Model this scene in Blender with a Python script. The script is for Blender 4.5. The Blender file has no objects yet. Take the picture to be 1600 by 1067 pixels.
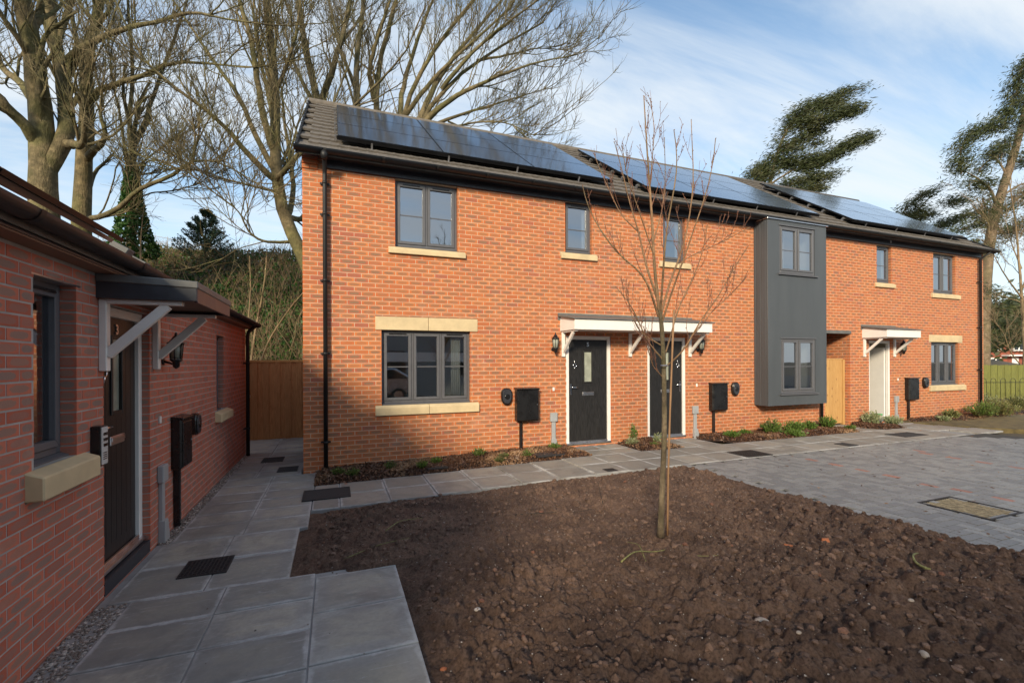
import bpy, math, random
import numpy as np
from mathutils import Vector, Matrix
random.seed(7); RNG = np.random.default_rng(11)
sc = bpy.context.scene
C = sc.collection
PI = math.pi

# ------------------------------------------------------------------ camera
TH = math.radians(21.1)
CAM = np.array([.477, -8.06, 1.6])
FW = np.array([math.sin(TH), math.cos(TH), 0.]); RT = np.array([math.cos(TH), -math.sin(TH), 0.])
cam = bpy.data.cameras.new('camera'); co = bpy.data.objects.new('camera', cam); C.objects.link(co)
cam.sensor_width = 36; cam.lens = 717/1600*36; cam.shift_y = .0201; cam.clip_start = .05; cam.clip_end = 2000
co.location = CAM
co.rotation_euler = (Matrix.Rotation(-TH, 4, 'Z') @ Matrix.Rotation(PI/2, 4, 'X') @ Matrix.Rotation(-.0043, 4, 'Z')).to_euler()
sc.camera = co

def at(x, y, D):
    """survey measurement of the photograph -> world point at depth D metres"""
    x -= 800; y -= 565.7
    c, s = math.cos(.0043), math.sin(.0043)
    x, y = c*x - s*y, s*x + c*y
    return CAM + D*(FW + RT*x/717 - np.array([0, 0, 1.])*y/717)

# ------------------------------------------------------------------ light
SUN_EL = math.radians(22.5)
sd = np.array([-.57, -.82]); sd /= np.linalg.norm(sd)
sdir = Vector((sd[0]*math.cos(SUN_EL), sd[1]*math.cos(SUN_EL), math.sin(SUN_EL)))   # towards the sun
sun = bpy.data.lights.new('sun', 'SUN'); sun.energy = 1.65; sun.angle = math.radians(10); sun.color = (1, .85, .62)
so = bpy.data.objects.new('sun', sun); C.objects.link(so); so.rotation_euler = sdir.to_track_quat('Z', 'Y').to_euler()
so.location = (-30, -40, 30)
w = bpy.data.worlds.new('World'); sc.world = w; w.use_nodes = True
nt = w.node_tree; N = nt.nodes; L = nt.links
for n in list(N): N.remove(n)
def nd(t, **k):
    n = N.new(t)
    for a, b in k.items(): setattr(n, a, b)
    return n
wo = nd('ShaderNodeOutputWorld'); bg = nd('ShaderNodeBackground'); bg.inputs['Strength'].default_value = .15
sky = nd('ShaderNodeTexSky', sky_type='NISHITA', sun_disc=False)
sky.sun_elevation = SUN_EL; sky.sun_rotation = math.atan2(sdir.x, sdir.y); sky.dust_density = .6; sky.ozone_density = 1.2; sky.air_density = 1.0
tc = nd('ShaderNodeTexCoord'); sp = nd('ShaderNodeSeparateXYZ'); L.new(tc.outputs['Generated'], sp.inputs[0])
def mth(op, a, b=None, c=None):
    n = nd('ShaderNodeMath', operation=op)
    for i, v in enumerate((a, b, c)):
        if v is None: continue
        if isinstance(v, (int, float)): n.inputs[i].default_value = v
        else: L.new(v, n.inputs[i])
    return n.outputs[0]
zz = mth('ADD', mth('MAXIMUM', sp.outputs[2], 0.0), .16)
cx = mth('DIVIDE', sp.outputs[0], zz); cy = mth('DIVIDE', sp.outputs[1], zz)
cb = nd('ShaderNodeCombineXYZ'); L.new(cx, cb.inputs[0]); L.new(cy, cb.inputs[1])
mp = nd('ShaderNodeMapping'); mp.inputs['Rotation'].default_value = (0, 0, math.radians(-28)); mp.inputs['Scale'].default_value = (.5, 2.1, 1)
L.new(cb.outputs[0], mp.inputs[0])
n1 = nd('ShaderNodeTexNoise'); n1.inputs['Scale'].default_value = 1.1; n1.inputs['Detail'].default_value = 9; n1.inputs['Roughness'].default_value = .6; n1.inputs['Distortion'].default_value = .5
L.new(mp.outputs[0], n1.inputs[0])
mp2 = nd('ShaderNodeMapping'); mp2.inputs['Location'].default_value = (3.1, 1.7, 0); mp2.inputs['Scale'].default_value = (.35, .5, 1); L.new(cb.outputs[0], mp2.inputs[0])
n2 = nd('ShaderNodeTexNoise'); n2.inputs['Scale'].default_value = .9; n2.inputs['Detail'].default_value = 3; L.new(mp2.outputs[0], n2.inputs[0])
cl = mth('ADD', mth('MULTIPLY', n1.outputs[0], .75), mth('MULTIPLY', n2.outputs[0], .6))
rmp = nd('ShaderNodeMapRange', interpolation_type='SMOOTHSTEP'); rmp.inputs[1].default_value = .50; rmp.inputs[2].default_value = .82; rmp.inputs[3].default_value = .05; rmp.inputs[4].default_value = .92
L.new(cl, rmp.inputs[0])
hz = nd('ShaderNodeMapRange', interpolation_type='SMOOTHSTEP'); hz.inputs[1].default_value = -.02; hz.inputs[2].default_value = .46; hz.inputs[3].default_value = .9; hz.inputs[4].default_value = 0
L.new(sp.outputs[2], hz.inputs[0])
fac = mth('MAXIMUM', rmp.outputs[0], hz.outputs[0])
mx = nd('ShaderNodeMix', data_type='RGBA'); tn = nd('ShaderNodeMix', data_type='RGBA', blend_type='MULTIPLY'); tn.inputs[0].default_value = 1; L.new(sky.outputs[0], tn.inputs[6]); tn.inputs[7].default_value = (.42, .49, .50, 1)
L.new(fac, mx.inputs[0]); L.new(tn.outputs[2], mx.inputs[6]); mx.inputs[7].default_value = (2.0, 2.13, 2.22, 1)
L.new(mx.outputs[2], bg.inputs[0]); L.new(bg.outputs[0], wo.inputs[0])
sc.view_settings.view_transform = 'Standard'; sc.view_settings.look = 'None'; sc.view_settings.exposure = 1.6; sc.view_settings.gamma = 1
sc.view_settings.use_curve_mapping = False
sc.cycles.max_bounces = 6; sc.cycles.transparent_max_bounces = 12

# ------------------------------------------------------------------ materials
class NT:
    def __init__(s, name):
        s.m = bpy.data.materials.new(name); s.m.use_nodes = True; s.t = s.m.node_tree
        s.b = s.t.nodes['Principled BSDF']; s.out = s.t.nodes['Material Output']
    def n(s, t, **k):
        n = s.t.nodes.new(t)
        for a, b in k.items(): setattr(n, a, b)
        return n
    def l(s, a, b): s.t.links.new(a, b)
    def pos(s):
        return s.n('ShaderNodeNewGeometry').outputs['Position']
    def noise(s, scale, detail=4, vec=None, rough=.6, dist=0, stretch=None):
        n = s.n('ShaderNodeTexNoise'); n.inputs['Scale'].default_value = scale; n.inputs['Detail'].default_value = detail
        n.inputs['Roughness'].default_value = rough; n.inputs['Distortion'].default_value = dist
        v = vec if vec is not None else s.pos()
        if stretch:
            m = s.n('ShaderNodeMapping'); m.inputs['Scale'].default_value = stretch; s.l(v, m.inputs[0]); v = m.outputs[0]
        s.l(v, n.inputs[0]); return n.outputs[0]
    def ramp(s, f, a, b, lo=0., hi=1., smooth=True):
        r = s.n('ShaderNodeMapRange', interpolation_type='SMOOTHSTEP' if smooth else 'LINEAR')
        for i, v in zip((1, 2, 3, 4), (a, b, lo, hi)): r.inputs[i].default_value = v
        s.l(f, r.inputs[0]); return r.outputs[0]
    def mix(s, f, a, b, blend='MIX'):
        x = s.n('ShaderNodeMix', data_type='RGBA', blend_type=blend)
        for i, v in ((0, f), (6, a), (7, b)):
            if isinstance(v, (int, float)): x.inputs[i].default_value = v
            elif isinstance(v, tuple): x.inputs[i].default_value = (*v, 1)
            else: s.l(v, x.inputs[i])
        return x.outputs[2]
    def math(s, op, a, b=None):
        x = s.n('ShaderNodeMath', operation=op)
        for i, v in enumerate((a, b)):
            if v is None: continue
            if isinstance(v, (int, float)): x.inputs[i].default_value = v
            else: s.l(v, x.inputs[i])
        return x.outputs[0]
    def col(s, c):
        if isinstance(c, tuple): s.b.inputs['Base Color'].default_value = (*c, 1)
        else: s.l(c, s.b.inputs['Base Color'])
    def rough(s, r):
        if isinstance(r, (int, float)): s.b.inputs['Roughness'].default_value = r
        else: s.l(r, s.b.inputs['Roughness'])
    def bump(s, h, strength=.3, dist=.01):
        b = s.n('ShaderNodeBump'); b.inputs['Strength'].default_value = strength; b.inputs['Distance'].default_value = dist
        s.l(h, b.inputs['Height']); s.l(b.outputs[0], s.b.inputs['Normal'])

def simple(name, c, r=.5, metal=0, var=.12, scale=6, bump=0, bscale=60, spec=None, streak=None):
    s = NT(name); n = s.noise(scale, 5, stretch=streak)
    d = tuple(x*(1-var) for x in c); e = tuple(min(1, x*(1+var)) for x in c)
    s.col(s.mix(s.ramp(n, .3, .7), d, e)); s.rough(s.ramp(n, .3, .7, max(.03, r-.06), min(1, r+.06)))
    s.b.inputs['Metallic'].default_value = metal
    if spec is not None: s.b.inputs['Specular IOR Level'].default_value = spec
    if bump: s.bump(s.noise(bscale, 3), bump, .004)
    return s.m

def brick_mat(name='rustic_brick', e1=(.48, .105, .026), e2=(.58, .17, .042), c1=(.33, .135, .055), c2=(.21, .12, .07)):
    s = NT(name)
    uv = s.n('ShaderNodeUVMap', uv_map='UVMap').outputs[0]
    rn = s.n('ShaderNodeAttribute', attribute_name='rnd').outputs['Fac']
    sep = s.n('ShaderNodeSeparateXYZ'); s.l(uv, sep.inputs[0])
    nz = s.noise(38, 3)
    u = s.math('ABSOLUTE', s.math('SUBTRACT', sep.outputs[0], .5)); v = s.math('ABSOLUTE', s.math('SUBTRACT', sep.outputs[1], .5))
    u4 = s.math('POWER', s.math('MULTIPLY', u, 2.35), 3); v2 = s.math('POWER', s.math('MULTIPLY', v, 2.6), 2)
    d = s.math('ADD', s.math('ADD', u4, v2), s.math('MULTIPLY', s.math('SUBTRACT', nz, .5), 1.1))
    mask = s.ramp(d, .95, .55)
    r2 = s.math('FRACT', s.math('MULTIPLY', rn, 7.31)); r3 = s.math('FRACT', s.math('MULTIPLY', rn, 23.7))
    edge = s.mix(r2, e1, e2)
    edge = s.mix(s.ramp(r3, .86, 1), edge, (.40, .085, .045))
    cen = s.mix(r3, c1, c2)
    colr = s.mix(s.math('MULTIPLY', mask, s.ramp(rn, 0, .6, .45, 1.)), edge, cen)
    colr = s.mix(s.ramp(s.noise(420, 2), .35, .75, 0, .22), colr, (.7, .36, .22))
    colr = s.mix(s.ramp(s.noise(1.1, 5, rough=.75), .54, .80, 0, .30), colr, (.62, .42, .34))   # lime bloom
    s.col(colr); s.rough(.88); s.bump(s.noise(260, 3), .5, .003); return s.m

def slab_mat(name, a, b, c):
    s = NT(name)
    uv = s.n('ShaderNodeUVMap', uv_map='UVMap').outputs[0]
    sep = s.n('ShaderNodeSeparateXYZ'); s.l(uv, sep.inputs[0])
    u = s.math('ABSOLUTE', s.math('SUBTRACT', sep.outputs[0], .5)); v = s.math('ABSOLUTE', s.math('SUBTRACT', sep.outputs[1], .5))
    m = s.math('MAXIMUM', u, v)
    oi = s.n('ShaderNodeObjectInfo').outputs['Random']
    big = s.noise(3.2, 5, rough=.65, dist=.6, stretch=(1, 1.8, 1)); fine = s.noise(38, 4)
    base = s.mix(s.ramp(big, .35, .66), a, b)
    base = s.mix(s.math('MULTIPLY', s.ramp(s.math('ADD', m, s.math('MULTIPLY', big, .25)), .53, .40), s.ramp(big, .3, .7, .2, .9)), base, c)
    base = s.mix(s.ramp(oi, 0, 1, 0, .55), base, tuple(x*.62 for x in a))
    ef = s.math('MULTIPLY', s.ramp(s.math('ADD', m, s.math('MULTIPLY', s.noise(6, 5, rough=.7), .16)), .53, .575), s.ramp(s.noise(2.1, 3), .36, .62))
    base = s.mix(s.math('MULTIPLY', ef, .75), base, (.55, .55, .55))
    base = s.mix(s.ramp(s.noise(1.3, 5, rough=.7, dist=.8), .48, .66, 0, .5), base, tuple(x*.55 for x in a)); sw = s.ramp(s.noise(5, 6, rough=.75, dist=1.2, stretch=(1, 5, 1)), .54, .74, 0, .6)
    base = s.mix(sw, base, (.46, .46, .455))
    base = s.mix(s.ramp(fine, .3, .75, 0, .25), base, tuple(x*.6 for x in a))
    s.col(base); s.rough(s.ramp(big, .3, .7, .55, .8)); s.bump(s.noise(150, 4), .25, .002); return s.m

def glass_mat(name, refl=.30, tint=(.60, .66, .70)):
    s = NT(name); s.t.nodes.remove(s.b)
    g = s.n('ShaderNodeBsdfGlossy'); g.inputs['Roughness'].default_value = .015; g.inputs['Color'].default_value = (.86, .90, .96, 1)
    t = s.n('ShaderNodeBsdfTransparent'); t.inputs['Color'].default_value = (*tint, 1)
    f = s.n('ShaderNodeFresnel'); f.inputs['IOR'].default_value = 1.5
    b = s.n('ShaderNodeBump'); b.inputs['Strength'].default_value = .05; b.inputs['Distance'].default_value = .02; s.l(s.noise(1.1, 2), b.inputs['Height'])
    s.l(b.outputs[0], g.inputs['Normal'])
    mm = s.n('ShaderNodeMixShader'); s.l(s.math('MINIMUM', s.math('ADD', s.math('MULTIPLY', f.outputs[0], 1.1), refl), 1.), mm.inputs[0])
    s.l(t.outputs[0], mm.inputs[1]); s.l(g.outputs[0], mm.inputs[2]); s.l(mm.outputs[0], s.out.inputs[0]); return s.m

def wood_mat(name, a, b, knot=(.10, .04, .02)):
    s = NT(name); oi = s.n('ShaderNodeObjectInfo').outputs['Random']
    tcn = s.n('ShaderNodeTexCoord').outputs['Object']
    add = s.n('ShaderNodeVectorMath', operation='ADD'); cc = s.n('ShaderNodeCombineXYZ')
    s.l(s.math('MULTIPLY', oi, 37.), cc.inputs[0]); s.l(s.math('MULTIPLY', oi, 11.), cc.inputs[2]); s.l(tcn, add.inputs[0]); s.l(cc.outputs[0], add.inputs[1])
    g = s.noise(9, 5, vec=add.outputs[0], dist=1.2, stretch=(3, 3, .35))
    c = s.mix(s.ramp(g, .3, .7), a, b)
    c = s.mix(s.math('MULTIPLY', s.ramp(oi, 0, 1), .35), c, tuple(x*.6 for x in a))
    vo = s.n('ShaderNodeTexVoronoi'); vo.inputs['Scale'].default_value = 5.5; mpn = s.n('ShaderNodeMapping'); mpn.inputs['Scale'].default_value = (1.2, 1.2, .55)
    s.l(add.outputs[0], mpn.inputs[0]); s.l(mpn.outputs[0], vo.inputs[0])
    c = s.mix(s.ramp(vo.outputs['Distance'], .15, .08, 0, .85), c, knot)
    s.col(c); s.rough(.75); s.bump(g, .25, .003); return s.m

def bark_mat(name, a, b, moss):
    s = NT(name); n = s.noise(5, 6, rough=.7); m = s.noise(1.3, 4)
    c = s.mix(s.ramp(n, .3, .7), a, b); c = s.mix(s.ramp(m, .42, .62, 0, .7), c, moss)
    s.col(s.mix(s.ramp(s.noise(2.6, 5, rough=.75), .35, .6, 0, .6), c, tuple(x*.45 for x in a))); s.rough(.9); s.bump(s.noise(24, 4, stretch=(1, 1, .35)), .9, .04); return s.m

def leaf_mat(name, a, b, c=None, trans=.25):
    s = NT(name); geo = s.n('ShaderNodeNewGeometry'); r = geo.outputs['Random Per Island']
    x = s.mix(r, a, b)
    if c: x = s.mix(s.ramp(s.noise(.9, 3), .5, .68), x, c)
    s.col(x); s.rough(.5); s.b.inputs['Specular IOR Level'].default_value = .35
    tr = s.n('ShaderNodeBsdfTranslucent'); s.l(x, tr.inputs[0]); mm = s.n('ShaderNodeMixShader'); mm.inputs[0].default_value = trans
    s.l(s.b.outputs[0], mm.inputs[1]); s.l(tr.outputs[0], mm.inputs[2]); s.l(mm.outputs[0], s.out.inputs[0]); return s.m

def soil_mat():
    s = NT('soil'); n = s.noise(2.2, 6, rough=.65); f = s.noise(60, 5); g = s.noise(190, 2)
    c = s.mix(s.ramp(n, .34, .66), (.145, .090, .068), (.27, .168, .12))
    c = s.mix(s.ramp(f, .35, .7, 0, .65), c, (.055, .036, .028))
    c = s.mix(s.ramp(s.noise(14, 4), .56, .75, 0, .55), c, (.30, .20, .15))
    c = s.mix(s.ramp(g, .74, .80, 0, .8), c, (.45, .40, .34))
    s.col(c); s.rough(.95); s.b.inputs['Specular IOR Level'].default_value = .2; s.bump(s.noise(110, 8, rough=.85), 1., .028); return s.m

def clod_mat():
    s = NT('soil_clod'); r = s.n('ShaderNodeNewGeometry').outputs['Random Per Island']
    c = s.mix(r, (.095, .062, .05), (.27, .17, .125)); c = s.mix(s.ramp(r, .98, .995), c, (.26, .12, .08)); c = s.mix(s.ramp(s.noise(70, 4), .4, .7, 0, .5), c, (.06, .04, .03))
    s.col(c); s.rough(.95); s.b.inputs['Specular IOR Level'].default_value = .2; s.bump(s.noise(120, 5, rough=.8), 1., .01); return s.m
def sett_mat(name, a, b):
    s = NT(name); rn = s.n('ShaderNodeAttribute', attribute_name='rnd').outputs['Fac']
    c = s.mix(s.ramp(s.math('ADD', s.math('MULTIPLY', rn, .6), s.math('MULTIPLY', s.noise(.7, 4), .5)), .2, .85), a, b)
    c = s.mix(s.ramp(s.noise(55, 3), .3, .75, 0, .4), c, tuple(x*.6 for x in a))
    c = s.mix(s.ramp(s.noise(1.7, 5, rough=.7), .55, .75, 0, .4), c, (.22, .20, .175))
    s.col(c); s.rough(.62); s.bump(s.noise(210, 2), .3, .002); return s.m

def panel_mat():
    s = NT('solar_glass'); s.col(s.mix(s.ramp(s.noise(.8, 3), .3, .7), (.010, .012, .022), (.016, .02, .036)))
    s.rough(.28); s.b.inputs['Specular IOR Level'].default_value = .5; s.b.inputs['Coat Weight'].default_value = 1; s.b.inputs['Coat Roughness'].default_value = .09; s.b.inputs['Coat IOR'].default_value = 1.6
    return s.m

M = dict(
 brick=brick_mat(), brickshade=brick_mat('rustic_brick_shade_tint', (.46, .115, .07), (.56, .155, .09), (.32, .17, .125), (.22, .16, .14)), mortar=simple('mortar', (.50, .39, .27), .95, var=.15, bump=.4, bscale=300),  # second brick is the same brick, its look in shade put into redder colours
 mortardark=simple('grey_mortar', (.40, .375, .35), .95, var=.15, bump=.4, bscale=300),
 slab=slab_mat('concrete_slab', (.26, .255, .24), (.40, .385, .355), (.43, .39, .31)),
 slabw=slab_mat('concrete_slab_sunlit_tint', (.27, .25, .225), (.36, .33, .285), (.38, .33, .265)),  # same slabs on the sunlit path, warm sunlight put into the colour
 bedding=simple('bedding_mortar', (.27, .265, .26), .95, bump=.4),
 frame=simple('grey_window_plastic', (.105, .105, .115), .42, var=.05, scale=12),
 cladding=simple('grey_render_board', (.070, .078, .087), .55, var=.10, scale=1.3, streak=(3, 3, .4), bump=.05),
 lead=simple('lead_grey_trim', (.13, .13, .125), .55, var=.15),
 stone=simple('cast_stone', (.60, .47, .28), .85, var=.10, scale=4, bump=.25, bscale=200),
 black=simple('black_plastic', (.012, .012, .013), .28, var=.2, scale=5),
 gutter=simple('black_gutter_plastic', (.010, .010, .011), .55, var=.08, scale=3),
 fascia=simple('dark_grey_fascia', (.035, .037, .045), .4, var=.2, scale=3),
 white=simple('white_paint', (.80, .77, .73), .45, var=.03, scale=5),
 cream=simple('cream_wall_paint', (.72, .68, .58), .8, var=.03), carpet=simple('room_floor', (.25, .21, .17), .9),
 grey=simple('grey_cable_box_plastic', (.34, .35, .36), .5, var=.04),
 glass=glass_mat('window_glass'), glass2=simple('pale_lit_glass', (.34, .36, .30), .22, var=.25, scale=3),  # door pane: room light behind it put into the pale green colour
 door=simple('black_woodgrain_door', (.018, .017, .017), .42, var=.3, scale=14, streak=(4, 4, .5), bump=.2),
 chrome=simple('chrome', (.75, .76, .8), .18, metal=1, var=.05), alu=simple('aluminium', (.62, .62, .64), .32, metal=1, var=.06),
 tile=simple('concrete_roof_tile', (.125, .108, .092), .85, var=.22, scale=9, bump=.5, bscale=140),
 panel=panel_mat(), pframe=simple('black_anodised_frame', (.015, .015, .017), .35, metal=.6),
 rail=simple('aluminium_rail', (.28, .27, .26), .45, metal=.7),
 fence=wood_mat('fence_timber', (.52, .27, .105), (.36, .17, .06)), gate=wood_mat('gate_timber', (.62, .36, .13), (.50, .27, .09), (.2, .08, .03)),
 fencegreen=wood_mat('green_stained_timber', (.20, .20, .045), (.12, .13, .032), (.06, .06, .02)),
 soil=soil_mat(), clod=clod_mat(), sett=sett_mat('grey_block', (.21, .208, .208), (.31, .305, .295)), settred=sett_mat('red_block', (.34, .16, .12), (.42, .20, .15)),
 asphalt=simple('asphalt', (.055, .055, .058), .85, bump=.5, bscale=180), ground=simple('bare_ground', (.09, .075, .05), .95, scale=.5),
 gravel=simple('gravel_stone', (.20, .165, .14), .85, var=.5, scale=40), gravelp=simple('pale_gravel_stone', (.42, .37, .33), .8, var=.3, scale=40),
 lawn=simple('worn_grass', (.125, .095, .04), .95, var=.4, scale=6, bump=.6, bscale=60),
 bark=bark_mat('beech_bark', (.10, .078, .038), (.27, .21, .11), (.17, .17, .05)),
 bark2=bark_mat('grey_beech_bark', (.085, .068, .04), (.20, .165, .09), (.14, .135, .05)),
 pinebark=bark_mat('conifer_bark', (.17, .12, .075), (.30, .22, .14), (.22, .18, .09)),
 youngbark=bark_mat('young_green_bark', (.10, .07, .045), (.27, .21, .13), (.17, .175, .05)),
 youngtwig=bark_mat('young_brown_branch', (.24, .14, .075), (.36, .22, .12), (.22, .19, .10)),
 twig=simple('red_brown_twig', (.17, .075, .045), .7, var=.25), scrub=bark_mat('scrub_stem', (.27, .18, .10), (.36, .26, .155), (.24, .20, .09)),
 ivy=leaf_mat('ivy_leaves', (.022, .07, .015), (.06, .14, .025), (.05, .10, .02)), bramble=leaf_mat('bramble_leaves', (.09, .065, .03), (.15, .12, .045), (.07, .085, .025)),
 needle=leaf_mat('conifer_foliage', (.028, .04, .014), (.085, .10, .035), (.09, .09, .035)), pine=leaf_mat('blue_green_pine_needles', (.02, .05, .03), (.045, .085, .05)),
 green=leaf_mat('shrub_leaves', (.07, .13, .025), (.16, .24, .05), (.12, .12, .05)), sage=leaf_mat('variegated_leaves', (.22, .27, .12), (.42, .44, .26)),
 olive=leaf_mat('hedge_leaves', (.12, .15, .05), (.26, .24, .09)),
 mulch=leaf_mat('bark_chip', (.05, .025, .017), (.17, .085, .048), (.30, .18, .10), trans=0), mulchbase=simple('dark_mulch', (.035, .018, .012), .95, var=.4, scale=30, bump=.9, bscale=50),
 pebble=simple('pebble', (.33, .27, .22), .7, var=.3, scale=18), brickbit=simple('brick_fragment', (.42, .14, .06), .9, var=.2),
 tar=simple('dark_cover_fill', (.03, .03, .032), .8, var=.4, scale=60, bump=.7, bscale=150), iron=simple('iron_grate', (.035, .033, .035), .6, metal=.3, var=.3, scale=40),
 silver=simple('silver_car_paint', (.42, .44, .47), .25, metal=.6, var=.03), tyre=simple('tyre_rubber', (.02, .02, .02), .8), cglass=simple('car_glass', (.02, .025, .03), .06, var=.1),
 hall=simple('grey_hall_cladding', (.30, .31, .31), .7, var=.05), hallroof=simple('hall_roof_sheet', (.12, .12, .125), .6), redsign=simple('red_sign_lettering', (.6, .05, .04), .5),
 farbrick=simple('distant_brick', (.26, .075, .045), .9, var=.2, scale=2), fartile=simple('distant_roof_tile', (.13, .06, .045), .9, var=.2, scale=3),
 yellow=simple('dried_stalk', (.20, .19, .07), .8, var=.4, scale=50), darktwig=simple('dark_wet_stick', (.035, .028, .022), .8), orange=simple('orange_leaf', (.5, .16, .04), .7),
)

# ------------------------------------------------------------------ mesh helpers
BOXF = [(0, 3, 2, 1), (4, 5, 6, 7), (0, 1, 5, 4), (1, 2, 6, 5), (2, 3, 7, 6), (3, 0, 4, 7)]
def text_obj(name, body, size, mat, parent, loc, rot, extrude=.004, offset=0):
    cu = bpy.data.curves.new(name, 'FONT'); cu.body = body; cu.size = size; cu.extrude = extrude; cu.align_x = 'CENTER'; cu.offset = offset
    t = bpy.data.objects.new(name, cu); C.objects.link(t); bpy.context.view_layer.update()
    me = bpy.data.meshes.new_from_object(t.evaluated_get(bpy.context.evaluated_depsgraph_get())); bpy.data.objects.remove(t)
    me.materials.clear(); me.materials.append(M[mat]); o = bpy.data.objects.new(name, me); C.objects.link(o); o.parent = parent; o.location = loc; o.rotation_euler = rot; return o
class MB:
    def __init__(s): s.v = []; s.f = []; s.r = []; s.uv = []; s.smooth = []; s.mi = []; s.cur = 0
    def face(s, idx, uv=None, rnd=0., smooth=False):
        s.f.append(idx); s.r.append(rnd); s.uv.append(uv or [(0, 0), (1, 0), (1, 1), (0, 1)][:len(idx)] if len(idx) <= 4 else [(0, 0)]*len(idx)); s.smooth.append(smooth); s.mi.append(s.cur); return s
    def box(s, a, b, rnd=0., M4=None):
        i = len(s.v); (x0, y0, z0), (x1, y1, z1) = a, b
        P = [(x0, y0, z0), (x1, y0, z0), (x1, y1, z0), (x0, y1, z0), (x0, y0, z1), (x1, y0, z1), (x1, y1, z1), (x0, y1, z1)]
        if M4 is not None: P = [tuple(M4 @ Vector(p)) for p in P]
        s.v += P
        for f in BOXF: s.face(tuple(i+k for k in f), None, rnd)
        return s
    def poly_prism(s, pts, y0, y1, axis=1):
        """extrude polygon (list of 2-tuples) between two values of one axis"""
        n = len(pts); i = len(s.v)
        def mk(p, t):
            return {1: (p[0], t, p[1]), 0: (t, p[0], p[1]), 2: (p[0], p[1], t)}[axis]
        s.v += [mk(p, y0) for p in pts] + [mk(p, y1) for p in pts]
        s.face(tuple(range(i, i+n)), [(0, 0)]*n); s.face(tuple(range(i+2*n-1, i+n-1, -1)), [(0, 0)]*n)
        for k in range(n): s.face((i+k, i+n+k, i+n+(k+1) % n, i+(k+1) % n))
        return s
    def tube(s, pts, rad, S=8, cap=True):
        pts = [Vector(p) for p in pts]; rad = rad if hasattr(rad, '__len__') else [rad]*len(pts)
        i0 = len(s.v); n = len(pts); ref = None
        for k, p in enumerate(pts):
            t = (pts[min(k+1, n-1)] - pts[max(k-1, 0)]).normalized()
            if ref is None: ref = t.orthogonal().normalized()
            ref = (ref - t*ref.dot(t)).normalized(); b = t.cross(ref)
            for j in range(S):
                a = 2*PI*j/S; s.v.append(tuple(p + (ref*math.cos(a) + b*math.sin(a))*rad[k]))
        for k in range(n-1):
            for j in range(S):
                a = i0+k*S+j; b_ = i0+k*S+(j+1) % S; s.face((a, b_, b_+S, a+S), None, 0, True)
        if cap:
            s.face(tuple(i0+j for j in reversed(range(S))), [(0, 0)]*S); s.face(tuple(i0+(n-1)*S+j for j in range(S)), [(0, 0)]*S)
        return s
    def lathe(s, prof, c, S=16, sx=1., M4=None):
        i0 = len(s.v); c = Vector(c)
        for r, z in prof:
            for j in range(S):
                a = 2*PI*j/S; p = Vector((r*math.cos(a)*sx, r*math.sin(a), z))
                if M4 is not None: p = M4 @ p
                s.v.append(tuple(c+p))
        for k in range(len(prof)-1):
            for j in range(S):
                a = i0+k*S+j; b = i0+k*S+(j+1) % S; s.face((a, b, b+S, a+S), None, 0, True)
        s.face(tuple(i0+j for j in reversed(range(S))), [(0, 0)]*S); s.face(tuple(i0+(len(prof)-1)*S+j for j in range(S)), [(0, 0)]*S)
        return s
    def mesh(s, name, *mats):
        m = bpy.data.meshes.new(name); m.from_pydata(s.v, [], s.f)
        for x in mats: m.materials.append(M[x] if isinstance(x, str) else x)
        uvl = m.uv_layers.new(name='UVMap')
        flat = [c for u in s.uv for p in u for c in p]; uvl.data.foreach_set('uv', flat)
        a = m.attributes.new('rnd', 'FLOAT', 'FACE'); a.data.foreach_set('value', s.r)
        m.polygons.foreach_set('use_smooth', s.smooth)
        if len(mats) > 1: m.polygons.foreach_set('material_index', s.mi)
        m.update(); return m
    def build(s, name, mats, parent=None, loc=None, bevel=0, kind=None, label=None):
        mats = mats if isinstance(mats, (tuple, list)) else (mats,)
        return link(name, s.mesh(name, *mats), parent, loc, bevel, kind, label)

def link(name, me, parent=None, loc=None, bevel=0, kind=None, label=None):
    o = bpy.data.objects.new(name, me); C.objects.link(o)
    if parent is not None: o.parent = parent
    if loc is not None: o.location = loc
    if bevel:
        b = o.modifiers.new('bevel', 'BEVEL'); b.width = bevel; b.segments = 1; b.limit_method = 'ANGLE'; b.angle_limit = math.radians(40)
    if kind: o['kind'] = kind
    if label: o['label'] = label
    return o
def tag(o, label=None, cat=None, group=None, kind=None):
    if label: o['label'] = label
    if cat: o['category'] = cat
    if group: o['group'] = group
    if kind: o['kind'] = kind
    return o
def empty(name, loc, label, cat, group=None):
    o = bpy.data.objects.new(name, None); C.objects.link(o); o.location = loc; o.empty_display_size = .2
    return tag(o, label, cat, group)
def box(name, a, b, mat, parent=None, bevel=0, **k): return MB().box(a, b).build(name, mat, parent, bevel=bevel, **k)

def np_mesh(name, V, F, mats, mi=None, smooth=True):
    """V (n,3); F (m,k) array of equal sized faces"""
    m = bpy.data.meshes.new(name); k = F.shape[1]
    m.vertices.add(len(V)); m.vertices.foreach_set('co', np.ascontiguousarray(V, dtype=np.float32).ravel())
    m.loops.add(F.size); m.loops.foreach_set('vertex_index', F.astype(np.int32).ravel())
    m.polygons.add(len(F)); m.polygons.foreach_set('loop_start', np.arange(0, F.size, k, dtype=np.int32)); m.polygons.foreach_set('loop_total', np.full(len(F), k, dtype=np.int32))
    for x in mats: m.materials.append(M[x])
    if mi is not None: m.polygons.foreach_set('material_index', mi.astype(np.int32))
    m.polygons.foreach_set('use_smooth', np.full(len(F), smooth)); m.update(calc_edges=True); return m

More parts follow.
